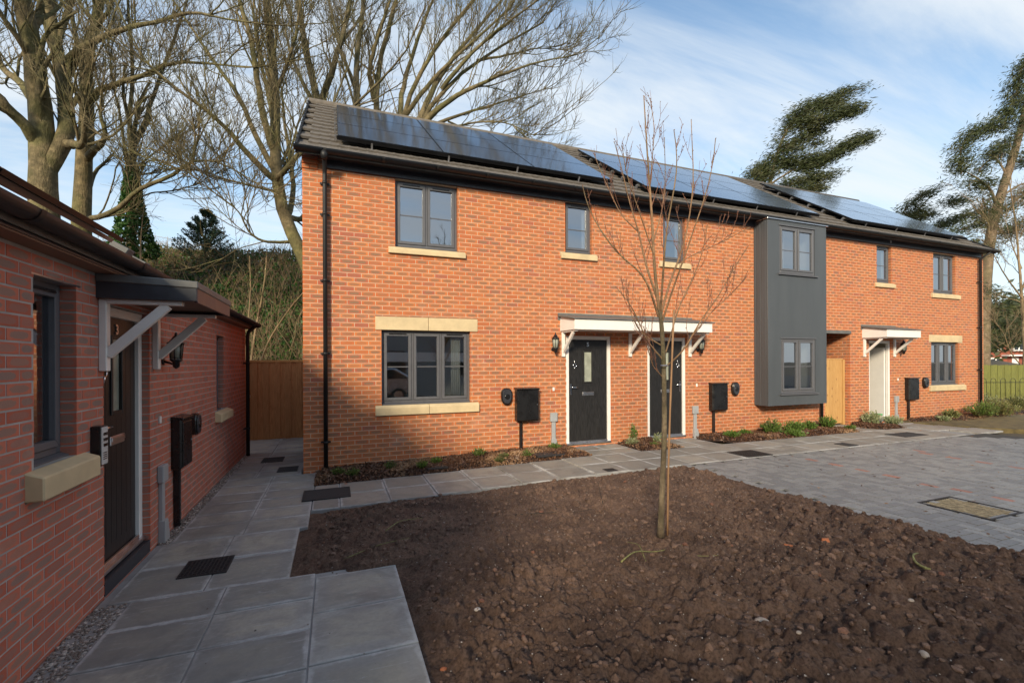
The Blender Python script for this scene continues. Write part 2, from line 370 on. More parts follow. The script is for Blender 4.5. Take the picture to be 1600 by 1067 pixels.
def tubes_np(P, R, S):
    """P (N,K,3), R (N,K) -> verts, quads"""
    Nn, K, _ = P.shape
    T = np.empty_like(P); T[:, 1:-1] = P[:, 2:]-P[:, :-2]; T[:, 0] = P[:, 1]-P[:, 0]; T[:, -1] = P[:, -1]-P[:, -2]
    T /= np.linalg.norm(T, axis=2, keepdims=True)+1e-9
    mean = T.mean(1, keepdims=True); ref = np.where(np.abs(mean[..., 2:3]) < .8, np.array([0, 0, 1.]), np.array([1., 0, 0]))
    A = np.cross(T, np.broadcast_to(ref, T.shape)); A /= np.linalg.norm(A, axis=2, keepdims=True)+1e-9; B = np.cross(T, A)
    ang = np.arange(S)*2*PI/S
    V = P[:, :, None] + R[:, :, None, None]*(A[:, :, None]*np.cos(ang)[:, None] + B[:, :, None]*np.sin(ang)[:, None])
    idx = np.arange(Nn*K*S).reshape(Nn, K, S); a = idx[:, :-1]; b = np.roll(idx, -1, 2)[:, :-1]; c = np.roll(idx, -1, 2)[:, 1:]; d = idx[:, 1:]
    return V.reshape(-1, 3), np.stack([a, b, c, d], -1).reshape(-1, 4)
def join_np(parts):
    Vs, Fs, o = [], [], 0
    for V, F in parts: Vs.append(V); Fs.append(F+o); o += len(V)
    return np.concatenate(Vs), np.concatenate(Fs)
def resample(pts, K):
    pts = np.array(pts, float); s = np.r_[0, np.cumsum(np.linalg.norm(np.diff(pts, axis=0), axis=1))]
    # smooth through a Catmull-like cubic resample
    t = np.linspace(0, s[-1], K); out = np.stack([np.interp(t, s, pts[:, i]) for i in range(3)], 1)
    for _ in range(2): out[1:-1] = .25*out[:-2]+.5*out[1:-1]+.25*out[2:]
    return out
def unit(v): return v/(np.linalg.norm(v, axis=-1, keepdims=True)+1e-9)
def grow(P, R, n, length, K=6, spread=.9, up=.25, wig=.12, rk=.55, tmin=.15, tmax=1., wind=None, rmin=.004, lenpow=.5):
    """children of polylines P (N,K0,3), R (N,K0); returns (N*n,K,3),(N*n,K)"""
    Nn, K0, _ = P.shape
    t = RNG.uniform(tmin, tmax, (Nn, n)); f = t*(K0-1); i = np.minimum(f.astype(int), K0-2); fr = (f-i)[..., None]
    rows = np.arange(Nn)[:, None]
    p = P[rows, i]*(1-fr)+P[rows, i+1]*fr; T = unit(P[rows, i+1]-P[rows, i]); r = R[rows, i]*(1-fr[..., 0])+R[rows, i+1]*fr[..., 0]
    q = RNG.normal(size=(Nn, n, 3)); q = unit(q-T*(q*T).sum(-1, keepdims=True))
    d = unit(T*(1-.35*spread)+q*spread+np.array([0, 0, up])) if wind is None else unit(T*(1-.35*spread)+q*spread+np.array([0, 0, up])+wind)
    Ln = length*RNG.uniform(.5, 1.25, (Nn, n))*(1.15-t)**lenpow
    out = np.empty((Nn, n, K, 3)); out[:, :, 0] = p; cur = p
    for k in range(1, K):
        d = unit(d+RNG.normal(size=d.shape)*wig+np.array([0, 0, up*.25])); cur = cur+d*(Ln/(K-1))[..., None]; out[:, :, k] = cur
    r0 = np.maximum(np.minimum(r*rk, 1.)*RNG.uniform(.7, 1.1, r.shape), rmin); taper = np.linspace(1, .35, K)
    return out.reshape(-1, K, 3), (r0[..., None]*taper).reshape(-1, K)

def leaf_quads(c, size, dirs=None, aspect=1.6, jitter=1.):
    """small rhombic leaves at centres c (n,3); size (n,) ; dirs optional long-axis directions"""
    n = len(c); d = RNG.normal(size=(n, 3)) if dirs is None else dirs+RNG.normal(size=(n, 3))*.35*jitter
    d = unit(d); e = unit(np.cross(d, RNG.normal(size=(n, 3)))); s = size[:, None] if hasattr(size, '__len__') else size
    a = d*s*.5*aspect; b = e*s*.5
    V = np.stack([c-a, c-b*.9-a*.1, c+a, c+b], 1).reshape(-1, 3); return V, np.arange(n*4).reshape(n, 4)

# value noise in numpy
def vnoise(x, y, seed=0):
    r = np.random.default_rng(seed).random((257, 257)); xi = np.floor(x).astype(int); yi = np.floor(y).astype(int); fx = x-xi; fy = y-yi
    fx = fx*fx*(3-2*fx); fy = fy*fy*(3-2*fy); a = xi % 256; b = yi % 256
    return (r[a, b]*(1-fx)+r[a+1, b]*fx)*(1-fy)+(r[a, b+1]*(1-fx)+r[a+1, b+1]*fx)*fy
def fbm(x, y, o=4, seed=0, g=.55):
    s = 0; a = 1; tot = 0
    for k in range(o): s = s+a*vnoise(x*2**k+17*k, y*2**k+31*k, seed+k); tot += a; a *= g
    return s/tot

def gz(x):  # ground level
    return float(np.interp(x, [.5, 4.5, 300], [-.17, -.09, -.09]))
GZ = lambda x: np.interp(x, [.5, 4.5, 300], [-.17, -.09, -.09])

# ------------------------------------------------------------------ setting: ground
xs = [-400, .5, 4.5, 500]; mb = MB()
for x in xs: mb.v += [(x, -400, gz(x)-.09), (x, 600, gz(x)-.09)]
for k in range(3): mb.face((2*k, 2*k+2, 2*k+3, 2*k+1))
mb.build('ground', 'ground', kind='structure')

# ------------------------------------------------------------------ brickwork
BL, BH, JT = .214, .0635, .011
def brick_wall(name, parent, origin, ux, L_, z0, z1, holes, depth=.1, mats=('mortar',), near=None, soldier=(), label=None, clip=None, bmat='brick'):
    """wall face through origin, running along unit vector ux; outward normal = ux rotated -90deg.
    holes: (a,b,za,zb). near(u,z)->priority for individually built bricks"""
    ux = Vector(ux); nrm = Vector((ux.y, -ux.x, 0)); O = Vector(origin)
    def W(u, d, z): return O+ux*u-nrm*d+Vector((0, 0, z))       # d = depth into wall
    mb = MB(); g = .004
    us = sorted({0., L_, *[h[0]-g for h in holes], *[h[1]+g for h in holes]}); zs = sorted({z0, z1, *[h[2]-g for h in holes], *[h[3]+g for h in holes]})
    us = [u for u in us if 0 <= u <= L_]; zs = [z for z in zs if z0 <= z <= z1]
    def inh(u, z): return any(h[0]-g < u < h[1]+g and h[2]-g < z < h[3]+g for h in holes)
    m = .0018
    for a, b in zip(us[:-1], us[1:]):
        for c, d in zip(zs[:-1], zs[1:]):
            if b-a < 1e-6 or d-c < 1e-6 or inh((a+b)/2, (c+d)/2): continue
            i = len(mb.v); mb.v += [tuple(W(a, m, c)), tuple(W(b, m, c)), tuple(W(b, m, d)), tuple(W(a, m, d))]; mb.face((i, i+1, i+2, i+3))
    for a, b, c, d in holes:
        a -= g; b += g; c -= g; d += g
        for (p, q) in (((a, c), (a, d)), ((b, d), (b, c)), ((a, d), (b, d)), ((b, c), (a, c))):
            i = len(mb.v); mb.v += [tuple(W(p[0], m, p[1])), tuple(W(q[0], m, q[1])), tuple(W(q[0], depth+.02, q[1])), tuple(W(p[0], depth+.02, p[1]))]; mb.face((i, i+1, i+2, i+3))
    wall = mb.build(name, mats[0], parent, label=label)
    bricks = []
    rows = int((z1-z0)/.075)+1
    for r in range(rows):
        za = z0+r*.075; zb = za+BH
        if zb > z1+.001: zb = z1
        if zb-za < .02: continue
        u = -(.1125 if r % 2 else 0)
        while u < L_:
            a, b = max(u, 0.), min(u+BL, L_); u += .225
            if b-a < .02: continue
            segs = [(a, b, za, zb)]
            for h in holes:
                ns = []
                for (p, q, s, t) in segs:
                    if q <= h[0] or p >= h[1] or t <= h[2]+.002 or s >= h[3]-.002: ns.append((p, q, s, t)); continue
                    if p < h[0]-.02: ns.append((p, h[0], s, t))
                    if q > h[1]+.02: ns.append((h[1], q, s, t))
                    p2, q2 = max(p, h[0]), min(q, h[1])
                    if s < h[2]-.015: ns.append((p2, q2, s, h[2]-.006))
                    if t > h[3]+.015: ns.append((p2, q2, h[3]+.006, t))
                segs = ns
            snp = []
            for (p, q, s, t) in segs:
                for h in holes:
                    if t > h[2] and s < h[3]:
                        if 0 < p-h[1] < .014: p = h[1]
                        if 0 < h[0]-q < .014: q = h[0]
                snp.append((p, q, s, t))
            for (p, q, s, t) in snp:
                if q-p > .02 and (clip is None or clip((p+q)/2, (s+t)/2)): bricks.append((p, q, s, t))
    for (a, b, c, d) in soldier:
        u = a
        while u < b-.03: bricks.append((u, min(u+.065, b), c, d)); u += .075
    pr = [near((b[0]+b[1])/2, (b[2]+b[3])/2) if near else 0 for b in bricks]
    order = sorted(range(len(bricks)), key=lambda i: -pr[i])
    single = set(order[:300]) if near else set()
    rest = MB(); vari = {}
    ang = math.atan2(ux.y, ux.x); rnd = random.Random(5)
    for i, (a, b, c, d) in enumerate(bricks):
        jit = rnd.uniform(-.0014, .0008); rv = rnd.random()
        corner = min([abs(a-h[1]) for h in holes]+[abs(b-h[0]) for h in holes]+[abs(b-L_), a]) < .013
        dp = depth if corner else .03
        if i in single:
            key = (round(b-a, 3), round(d-c, 3), corner, int(rv*6))
            if key not in vari:
                q = MB(); hw = (b-a)/2; hh = (d-c)/2; q.box((-hw, 0, -hh), (hw, dp, hh), rv); vari[key] = q.mesh('brick', bmat)
            o = bpy.data.objects.new('brick', vari[key]); C.objects.link(o); o.parent = wall
            o.location = W((a+b)/2, jit, (c+d)/2); o.rotation_euler = (0, 0, ang)
        else:
            i0 = len(rest.v); P = [(a, jit, c), (b, jit, c), (b, dp, c), (a, dp, c), (a, jit, d), (b, jit, d), (b, dp, d), (a, dp, d)]
            rest.v += [tuple(W(*p)) for p in P]
            for f in BOXF: rest.face(tuple(i0+k for k in f), None, rv)
    o = rest.build('bricks', bmat, wall, kind='stuff')
    return wall

# ================================================================== MAIN HOUSE
house = empty('brick_house', (0, 0, 0), 'long two storey orange brick house with solar panels and a grey box bay', 'house')
HL = 19.35; WT = 4.93; B0 = -.28
HW = [(1.45, 2.55, 3.585, 4.75), (4.725, 5.33, 3.755, 4.775), (7.09, 7.70, 3.755, 4.775), (14.22, 14.85, 3.72, 4.74), (16.77, 17.88, 3.56, 4.73),
      (1.215, 2.775, .87, 2.155), (16.65, 18.02, .87, 2.13),
      (4.73, 5.77, -.06, 2.12), (6.67, 7.70, -.06, 2.12), (13.88, 14.80, -.06, 2.14),
      (12.15, 13.12, -.28, 2.33), (9.95, 11.5, .8, 2.2), (9.95, 11.5, 3.5, 4.75)]
STONE = [('window_sill', 1.335, 2.69, 3.465, 3.585, .05), ('window_sill', 4.62, 5.435, 3.625, 3.755, .05), ('window_sill', 6.985, 7.82, 3.625, 3.755, .05),
         ('window_sill', 14.13, 14.96, 3.59, 3.72, .05), ('window_sill', 16.66, 18.06, 3.42, 3.56, .05),
         ('window_sill', 1.11, 2.93, .70, .87, .05), ('window_sill', 16.54, 18.32, .70, .87, .05),
         ('stone_lintel', 1.115, 2.915, 2.155, 2.385, .012), ('stone_lintel', 16.54, 18.2, 2.13, 2.345, .012)]
sold = []
holes = list(HW)+[(a, b, c, d) for _, a, b, c, d, _ in STONE]
for (a, b, c, d) in HW[:5]:
    holes.append((a-.0, b+.0, d, 4.93)); sold.append((a, b, d+.008, 4.92))
hs = []
for h in holes: hs.append(h)
def near_house(u, z):
    D = (u-CAM[0])*FW[0]+(0-CAM[1])*FW[1]; return -D-abs(z-3)*.12
wall = brick_wall('wall', house, (0, 0, 0), (1, 0, 0), HL, B0, WT, hs, near=near_house, soldier=sold)
# soldier courses need mortar behind them; stones fill their own pockets
mm = MB()
for (a, b, c, d) in sold: mm.box((a-.004, .002, c-.01), (b+.004, .09, d+.01))
mm.build('soldier_mortar', 'mortar', wall, label='mortar behind the upright bricks over the upper windows')
for (nm, a, b, c, d, pr) in STONE:
    mid = (a+b)/2 if b-a > 1.6 else None
    for (p, q) in ([(a, mid-.003), (mid+.003, b)] if mid else [(a, b)]):
        s = MB()
        if nm == 'window_sill':
            s.poly_prism([(-pr, c+.003), (-pr, d-.035), (.0, d), (.08, d+.004), (.08, c+.003)], p, q, axis=0)
        else: s.box((p, -pr, c+.002), (q, .08, d-.002))
        s.build(nm, 'stone', house, bevel=.006)
# gable ends, back wall, floors
g = MB()
for x, x2 in ((.004, .3), (19.05, HL-.004)):
    g.poly_prism([(.11, B0), (7.5, B0), (7.5, 4.9), (3.8, 7.5), (.11, 4.95)], x, x2, axis=0)
g.box((.3, 7.3, B0), (19.05, 7.5, 4.9)); g.build('gable_wall', 'farbrick', house, label='plain brick end and rear walls')
# passage (ginnel) side walls
brick_wall('passage_wall', house, (13.12, 3.0, 0), (0, -1, 0), 2.985, B0, 2.33, [])
MB().box((12.0, .11, B0), (12.15, 3., 2.33)).build('passage_side', 'brick', house)
MB().box((12.05, .02, 2.335), (13.22, 3., 2.40)).build('passage_ceiling', 'fascia', house)
MB().box((12.10, -.03, 2.30), (13.135, .015, 2.385)).build('passage_roof_trim', 'lead', house, bevel=.004)

def room(parent, x0, x1, z0, z1, y0=.16, dep=2.2, side=.45):
    a, b = x0-side, x1+side; c, d = z0-.75 if z0 > .5 else z0, z1+.18; y1 = y0+dep
    m = MB()
    def q(p): i = len(m.v); m.v += p; m.face((i, i+1, i+2, i+3))
    q([(a, y1, c), (b, y1, c), (b, y1, d), (a, y1, d)]); q([(a, y0, c), (a, y1, c), (a, y1, d), (a, y0, d)]); q([(b, y0, c), (b, y1, c), (b, y1, d), (b, y0, d)])
    q([(a, y0, d), (b, y0, d), (b, y1, d), (a, y1, d)])
    # inner face of the outer wall round the opening
    q([(a, y0, c), (x0, y0, c), (x0, y0, d), (a, y0, d)]); q([(x1, y0, c), (b, y0, c), (b, y0, d), (x1, y0, d)]); q([(x0, y0, z1), (x1, y0, z1), (x1, y0, d), (x0, y0, d)])
    if z0-c > .01: q([(x0, y0, c), (x1, y0, c), (x1, y0, z0), (x0, y0, z0)])
    m.cur = 1; q([(a, y0, c), (b, y0, c), (b, y1, c), (a, y1, c)])
    return m.build('room', ('cream', 'carpet'), parent, label='cream painted room seen through the glass')

def window(parent, x0, x1, z0, z1, n, y=.075, vents=True, bar=.42, name='window', T=None, dep=.06, rooms=True, drop=.03):
    """casement window in the local XZ plane, outside towards -Y. T: optional matrix for other walls"""
    fr = MB(); e = .045; y0, y1 = y, y+dep
    fr.box((x0, y0, z0+drop), (x0+e, y1, z1)); fr.box((x1-e, y0, z0+drop), (x1, y1, z1)); fr.box((x0+e, y0, z1-e), (x1-e, y1, z1)); fr.box((x0+e, y0, z0+drop), (x1-e, y1, z0+drop+e))
    wdt = (x1-x0-2*e-(n-1)*.035)/n
    win = fr.build(name, 'frame', parent, bevel=.004)
    cellb = []
    for k in range(n):
        a = x0+e+k*(wdt+.035); cellb.append((a, a+wdt))
        if k: MB().box((a-.035, y0-.001, z0+drop+e), (a, y1-.002, z1-e)).build('mullion', 'frame', win, bevel=.003)
    zb, zt = z0+drop+e, z1-e; t = .05
    for k, (a, b) in enumerate(cellb):
        s = MB(); ya = y0-.016; yb = y1-.006
        # mitred sash from four trapezoid bars
        for (P, Q, R_, S_) in (((a+.003, zb+.003), (b-.003, zb+.003), (b-t, zb+t), (a+t, zb+t)), ((b-.003, zb+.003), (b-.003, zt-.003), (b-t, zt-t), (b-t, zb+t)),
                               ((b-.003, zt-.003), (a+.003, zt-.003), (a+t, zt-t), (b-t, zt-t)), ((a+.003, zt-.003), (a+.003, zb+.003), (a+t, zb+t), (a+t, zt-t))):
            s.poly_prism([P, Q, R_, S_], ya, yb, axis=1)
        s.build('sash', 'frame', win, bevel=.003)
        pn = MB(); i = 0; yg = y0+.018
        pn.v += [(a+t-.005, yg, zb+t-.005), (b-t+.005, yg, zb+t-.005), (b-t+.005, yg, zt-t+.005), (a+t-.005, yg, zt-t+.005)]; pn.face((0, 1, 2, 3)); pn.build('pane', 'glass', win)
        if bar:
            zc = zb+t+(zt-zb-2*t)*bar+.02
            MB().box((a+t, yg-.008, zc-.009), (b-t, yg+.004, zc+.009)).build('glazing_bar', 'frame', win)
        if vents and (n < 3 or k != 1):
            c = (a+b)/2; h = min(.15, (b-a)*.36)
            MB().poly_prism([(c-h, zt-.024), (c+h, zt-.024), (c+h-.006, zt-.006), (c-h+.006, zt-.006)], ya-.012, ya, axis=1).build('trickle_vent', 'black', win, bevel=.002)
    MB().poly_prism([(y0-.045, z0+.004), (y0-.045, z0+.014), (y0, z0+drop), (y1, z0+drop), (y1, z0+.004)], x0-.0, x1+.0, axis=0).build('cill', 'frame', win, bevel=.002)
    if T is not None: win.matrix_local = T
    return win

window(house, *HW[0], 2, bar=.46); window(house, *HW[1], 1, bar=.43); window(house, *HW[2], 1, bar=.43); window(house, *HW[3], 1, bar=.43); window(house, *HW[4], 2, bar=.46)
window(house, *HW[5], 3, bar=.48); window(house, *HW[6], 3, bar=.48)
for k in (0, 1, 2, 3, 4, 5, 6): room(house, *HW[k])
for (a, b, c, d) in HW[11:13]: room(house, a, b, c, d, y0=.12)
# curtains / lit reveals seen in the slim windows
for (x0, x1, z0, z1) in (HW[1], HW[2], HW[3]):
    MB().box((x1-.14, .17, z0), (x1-.045, .19, z1)).build('curtain', 'white', house)
c_ = MB()
for k in range(5): c_.tube([(2.62-.035*k, .2, .9), (2.62-.035*k, .2, 2.1)], .02, 6)
c_.build('curtain', 'cream', house, label='pale curtain at the right of the wide lower window')

# doors
def door5(parent, x0, x1, z0, z1, hinge_right=True, num='5', T=None, dmat='door', y=.05):
    f = MB(); e = .075; y0, y1 = y-.03, y+.04
    f.box((x0+.002, y0, z0+.02), (x0+e, y1, z1)); f.box((x1-e, y0, z0+.02), (x1-.002, y1, z1)); f.box((x0+e, y0, z1-e), (x1-e, y1, z1))
    f.box((x0+e-.02, y0-.008, z1-.022), (x1-.01, y0, z1-.002))
    fo = f.build('door_frame', 'white', parent, bevel=.004)
    a, b = x0+e, x1-e; zb = z0+.055; zt = z1-e
    MB().box((x0+.01, y0-.03, z0+.012), (x1-.01, y1, z0+.045)).build('threshold', 'alu', fo, bevel=.003)
    MB().box((a, y0+.0, z0+.045), (b, y0+.025, z0+.075)).build('weatherbar', 'alu', fo, bevel=.004)
    cx = (a+b)/2+.0; gx0, gx1, g0, g1 = cx-.085, cx+.085, z0+1.26, z0+1.86
    d = MB(); yd, ye = y+.0, y+.035
    d.box((a+.003, yd, zb), (gx0, ye, zt-.003)); d.box((gx1, yd, zb), (b-.003, ye, zt-.003)); d.box((gx0, yd, zb), (gx1, ye, g0)); d.box((gx0, yd, g1), (gx1, ye, zt-.003))
    do = d.build('door', dmat, parent)
    # grooves between boards shown as thin raised fillets above and around
    gv = MB()
    for k in range(7):
        gx = a+.10+k*(b-a-.2)/6
        if gx0-.02 < gx < gx1+.02: gv.box((gx-.003, yd-.0012, zb+.12), (gx+.003, yd, g0-.06))
        else: gv.box((gx-.003, yd-.0012, zb+.12), (gx+.003, yd, zt-.12))
    gv.build('board_moulding', dmat, do)
    rf = MB(); rf.box((gx0-.03, yd-.014, g0-.03), (gx0, yd, g1+.03)); rf.box((gx1, yd-.014, g0-.03), (gx1+.03, yd, g1+.03)); rf.box((gx0, yd-.014, g1), (gx1, yd, g1+.03)); rf.box((gx0, yd-.014, g0-.03), (gx1, yd, g0))
    rf.build('glazing_bead', dmat, do, bevel=.004)
    p = MB(); p.v += [(gx0, yd+.012, g0), (gx1, yd+.012, g0), (gx1, yd+.012, g1), (gx0, yd+.012, g1)]; p.face((0, 1, 2, 3)); p.build('pane', 'glass2', do)
    lb = MB(); lb.box((cx-.135, yd-.012, z0+.98), (cx+.135, yd, z0+1.055)); lb.build('letter_plate', 'alu', do, bevel=.006)
    MB().box((cx-.125, yd-.02, z0+1.01), (cx+.125, yd-.012, z0+1.045)).build('letter_flap', 'alu', do, bevel=.004)
    hx = a+.055 if hinge_right else b-.055; sg = 1 if hinge_right else -1
    MB().box((hx-.016, yd-.01, z0+1.0), (hx+.016, yd, z0+1.22)).build('handle_plate', 'chrome', do, bevel=.004)
    h = MB(); h.tube([(hx, yd, z0+1.15), (hx, yd-.05, z0+1.15), (hx+sg*.03, yd-.055, z0+1.15), (hx+sg*.13, yd-.05, z0+1.148)], .0095, 8); h.build('handle', 'chrome', do)
    # ring knocker
    kx = a+(.13 if hinge_right else b-a-.13); kn = MB()
    kn.tube([(kx, yd-.012, z0+1.70), (kx, yd-.016, z0+1.62)], [.008, .014], 8)
    ring = [(kx+.036*math.sin(t), yd-.02, z0+1.585+.036*math.cos(t)) for t in np.linspace(0, 2*PI, 17)]; kn.tube(ring, .006, 6)
    kn.tube([(kx+.004, yd-.016, z0+1.56), (kx-.004, yd-.018, z0+1.525), (kx, yd-.012, z0+1.50)], [.012, .008, .004], 8); kn.build('knocker', 'chrome', do)
    if num:
        text_obj('door_number', num, .115, 'alu', do, (cx, yd-.006, zt-.135), (PI/2, 0, 0), offset=.003)
    if T is not None:
        fo.matrix_local = T; do.matrix_local = T
    return do
door5(house, *HW[7][:2], HW[7][2], HW[7][3], True, '5')
door5(house, *HW[8][:2], HW[8][2], HW[8][3], False, '')
# brick step below the thresholds
# open front door (third doorway): frame, hall, white door leaf swung in
f = MB(); a, b, c, d = HW[9]
f.box((a+.002, .02, c+.02), (a+.06, .09, d)); f.box((b-.075, .02, c+.02), (b-.002, .09, d)); f.box((a+.06, .02, d-.07), (b-.075, .09, d)); fo = f.build('door_frame', 'white', house, bevel=.004)
MB().box((a+.01, -.01, c), (b-.01, .09, c+.04)).build('threshold', 'alu', fo)
room(house, a+.02, b-.02, c+.002, d, y0=.1, dep=3.2, side=.5)
lf = MB(); Tm = Matrix.Translation((b-.09, .1, c+.04)) @ Matrix.Rotation(math.radians(86), 4, 'Z')
lf.box((0, -.022, 0), (.78, .022, 1.98), M4=Tm); lo = lf.build('door', 'white', house, bevel=.004, label='white inner face of the front door standing open')
MB().box((.66, -.05, .93), (.76, -.035, .95), M4=Tm).build('handle', 'chrome', lo)
MB().box((13.95, 1.6, c), (15.2, 1.64, c+2.35)).build('dim_hall_panel', 'grey', house, label='grey panel standing in for the dim interior of the hall')  # added panel, the dimness of the hall put into its grey

# ---- porch canopies on the main house
def canopy(parent, x0, x1, yf, brx, zt=2.4, name='porch_canopy', drop=.19):
    s = MB()
    zf = zt-.01
    roof = MB(); roof.poly_prism([(0.0, zt+.125), (0, zt+.085), (yf-.03, zf+.002), (yf-.03, zf+.022)], x0-.05, x1+.05, axis=0)
    r = roof.build(name, 'lead', parent, bevel=.003)
    MB().box((x0-.05, -.012, zt+.02), (x1+.05*0, .0, zt+.155)).build('flashing', 'lead', r)
    MB().box((x0, yf, zf-drop), (x1, yf+.022, zf)).build('fascia_board', 'white', r, bevel=.003)
    for x in (x0, x1-.02):
        MB().poly_prism([(yf+.022, zf-drop), (yf+.022, zf-.0), (0, zt+.082), (0, zf-drop)], x, x+.02, axis=0).build('side_board', 'white', r, bevel=.002)
    MB().box((x0+.02, yf+.022, zf-drop+.01), (x1-.02, -.002, zf-drop+.022)).build('soffit', 'white', r)
    for x in brx:
        b = MB(); zz_ = zf-drop
        b.box((x-.0325, -.045, zz_-.50), (x+.0325, 0, zz_))            # wall post
        bo = b.build('bracket', 'white', r, bevel=.004)
        MB().box((x-.0325, yf+.05, zz_-.03), (x+.0325, -.045, zz_-.0)).build('bracket_arm', 'white', bo, bevel=.003)
        p0 = Vector((x, -.04, zz_-.40)); p1 = Vector((x, yf+.16, zz_-.03)); dvec = p1-p0; Ln = dvec.length; angx = math.atan2(dvec.z, -dvec.y)
        T = Matrix.Translation(p0) @ Matrix.Rotation(-angx, 4, 'X') @ Matrix.Scale(-1, 4, (0, 1, 0))
        MB().box((-.025, 0, -.03), (.025, Ln, .03), M4=Matrix.Translation(p0) @ Matrix.Rotation(PI-angx if False else 0, 4, 'X')) if False else None
        n_ = Vector((0, -dvec.z, dvec.y)).normalized()*.03
        m4 = MB(); pts = [p0+n_, p0-n_, p1-n_, p1+n_]
        m4.poly_prism([(p.y, p.z) for p in pts], x-.022, x+.022, axis=0); m4.build('brace', 'white', bo, bevel=.003)
    return r
canopy(house, 4.60, 7.86, -.60, (4.66, 6.22, 7.79))
canopy(house, 13.60, 15.0, -.60, (13.67, 14.93))

# ---- bay box
bx0, bx1, by, bz0, bz1 = 9.72, 11.68, -.37, .565, 4.86
bay = MB(); th = .05; wa = (10.10, 11.28, 3.63, 4.745); wb = (10.14, 11.29, .83, 2.12)
xs_ = [bx0, wa[0], wb[0], wa[1], wb[1], bx1]; zs_ = [bz0, wb[2], wb[3], wa[2], wa[3], bz1]
def inb(x, z): return any(h[0]-1e-4 < x < h[1]+1e-4 and h[2] < z < h[3] for h in (wa, wb))
for zlo, zhi, hole in ((bz0, wb[2], None), (wb[2], wb[3], wb), (wb[3], wa[2], None), (wa[2], wa[3], wa), (wa[3], bz1, None)):
    for (p, q) in ([(bx0, bx1)] if hole is None else [(bx0, hole[0]), (hole[1], bx1)]): bay.box((p, by, zlo), (q, by+th, zhi))
bayo = bay.build('box_bay', 'cladding', house, label='tall dark grey clad box bay standing out from the brick wall')
side = MB(); yy = [by+th, -.25, -.18, -.12, -.05, .0]
for k in range(5): side.box((bx0+(.004 if k % 2 else 0), yy[k]+.002, bz0), (bx0+.05, yy[k+1]-.002, bz1))
side.build('side_board', 'cladding', bayo, bevel=.003)
MB().box((bx1-.05, by+th, bz0), (bx1-.0, 0, bz1)).build('side_board', 'cladding', bayo)
MB().box((bx0+.05, by+th, bz0+.002), (bx1-.05, 0, bz0+.05)).build('underside', 'cladding', bayo)
MB().box((bx0-.035, by-.035, bz1), (bx1+.035, 0, bz1+.022)).build('capping', 'alu', bayo, bevel=.004)
MB().tube([(bx0-.0, by-.001, bz0), (bx0-.0, by-.001, bz1)], .004, 5).build('corner_trim', 'lead', bayo)
inn = MB()
for (h) in (wa, wb):
    for p in (((h[0]-.0, by+th), (h[0], .12)), ((h[1], by+th), (h[1], .12))):
        pass
for (h) in (wa, wb):
    inn.box((h[0]-.06, by+th+.06, h[2]-.06), (h[0]-.005, .12, h[3]+.06)); inn.box((h[1]+.005, by+th+.06, h[2]-.06), (h[1]+.06, .12, h[3]+.06)); inn.box((h[0]-.06, by+th+.06, h[2]-.06), (h[1]+.06, .12, h[2]-.02)); inn.box((h[0]-.06, by+th+.06, h[3]+.02), (h[1]+.06, .12, h[3]+.06))
    for k in range(4): inn.tube([(h[1]-.05-.045*k, .0, h[2]), (h[1]-.05-.045*k, .0, h[3])], .025, 6)
    for k in range(2): inn.tube([(h[1]-.62-.045*k, .0, h[2]), (h[1]-.62-.045*k, .0, h[3])], .025, 6)
inn.build('white_lining', 'white', bayo)
for h in (wa, wb):
    wn = window(bayo, *h, 2, y=by+.012, bar=.46, vents=False)
    t_ = MB(); t_.box((h[0]-.02, by-.018, h[3]), (h[1]+.02, by+.02, h[3]+.025)); t_.box((h[0]-.05, by-.045, h[2]-.03), (h[1]+.07, by+.02, h[2]-.002)); t_.build('window_trim', 'frame', wn, bevel=.003)

# ---- roof of main house
PT = math.tan(math.radians(35)); CP, SP_ = math.cos(math.radians(35)), math.sin(math.radians(35))
EY, EZ = -.27, 4.93; RY = 3.72; RZ = EZ+PT*(RY-EY)
roof = MB()
roof.poly_prism([(EY, EZ-.02), (RY, RZ-.02), (2*RY-EY, EZ-.02), (2*RY-EY, EZ-.08), (RY, RZ-.08), (EY, EZ-.08)], -.06, HL+.06, axis=0)
rf = roof.build('roof', 'tile', house)
TL = (RY-EY)/CP; NC = 14; gauge = TL/NC; TW = .30
def tile_mesh(rv):
    t = MB(); nseg = 7; pts = []
    prof = [(0, 0), (.03, .006), (.06, .001), (.13, .001), (.165, .007), (.20, .001), (.27, .0), (.298, .0)]
    for y, dz in ((0, .042), (gauge+.03, .010)):
        for (x, z) in prof: t.v.append((x, y, dz+z))
    n = len(prof)
    for k in range(n-1): t.face((k, k+1, n+k+1, n+k), None, rv)
    for (x, z) in prof: t.v.append((x, 0, .004))
    for k in range(n-1): t.face((2*n+k, 2*n+k+1, k+1, k), None, rv)
    return t
tm = [tile_mesh(random.random()).mesh('roof_tile', 'tile') for _ in range(6)]
ntx = int((HL+.12)/TW)+1
cells = [(i, r) for i in range(ntx) for r in range(NC)]
def hid(i, r):
    x = -.06+(i+.5)*TW; y = EY+(r+.5)*gauge*CP
    return any(a+.2 < x < b-.2 for a, b in ((.53, 5.87), (6.65, 11.98), (13.35, 18.6))) and .4 < y < 2.9
vis = [c for c in cells if not hid(*c)]; vis.sort(key=lambda c: c[0]+c[1]*.01); single = set(vis[:300])
rest = MB()
Rm = Matrix.Rotation(math.radians(35), 4, 'X')
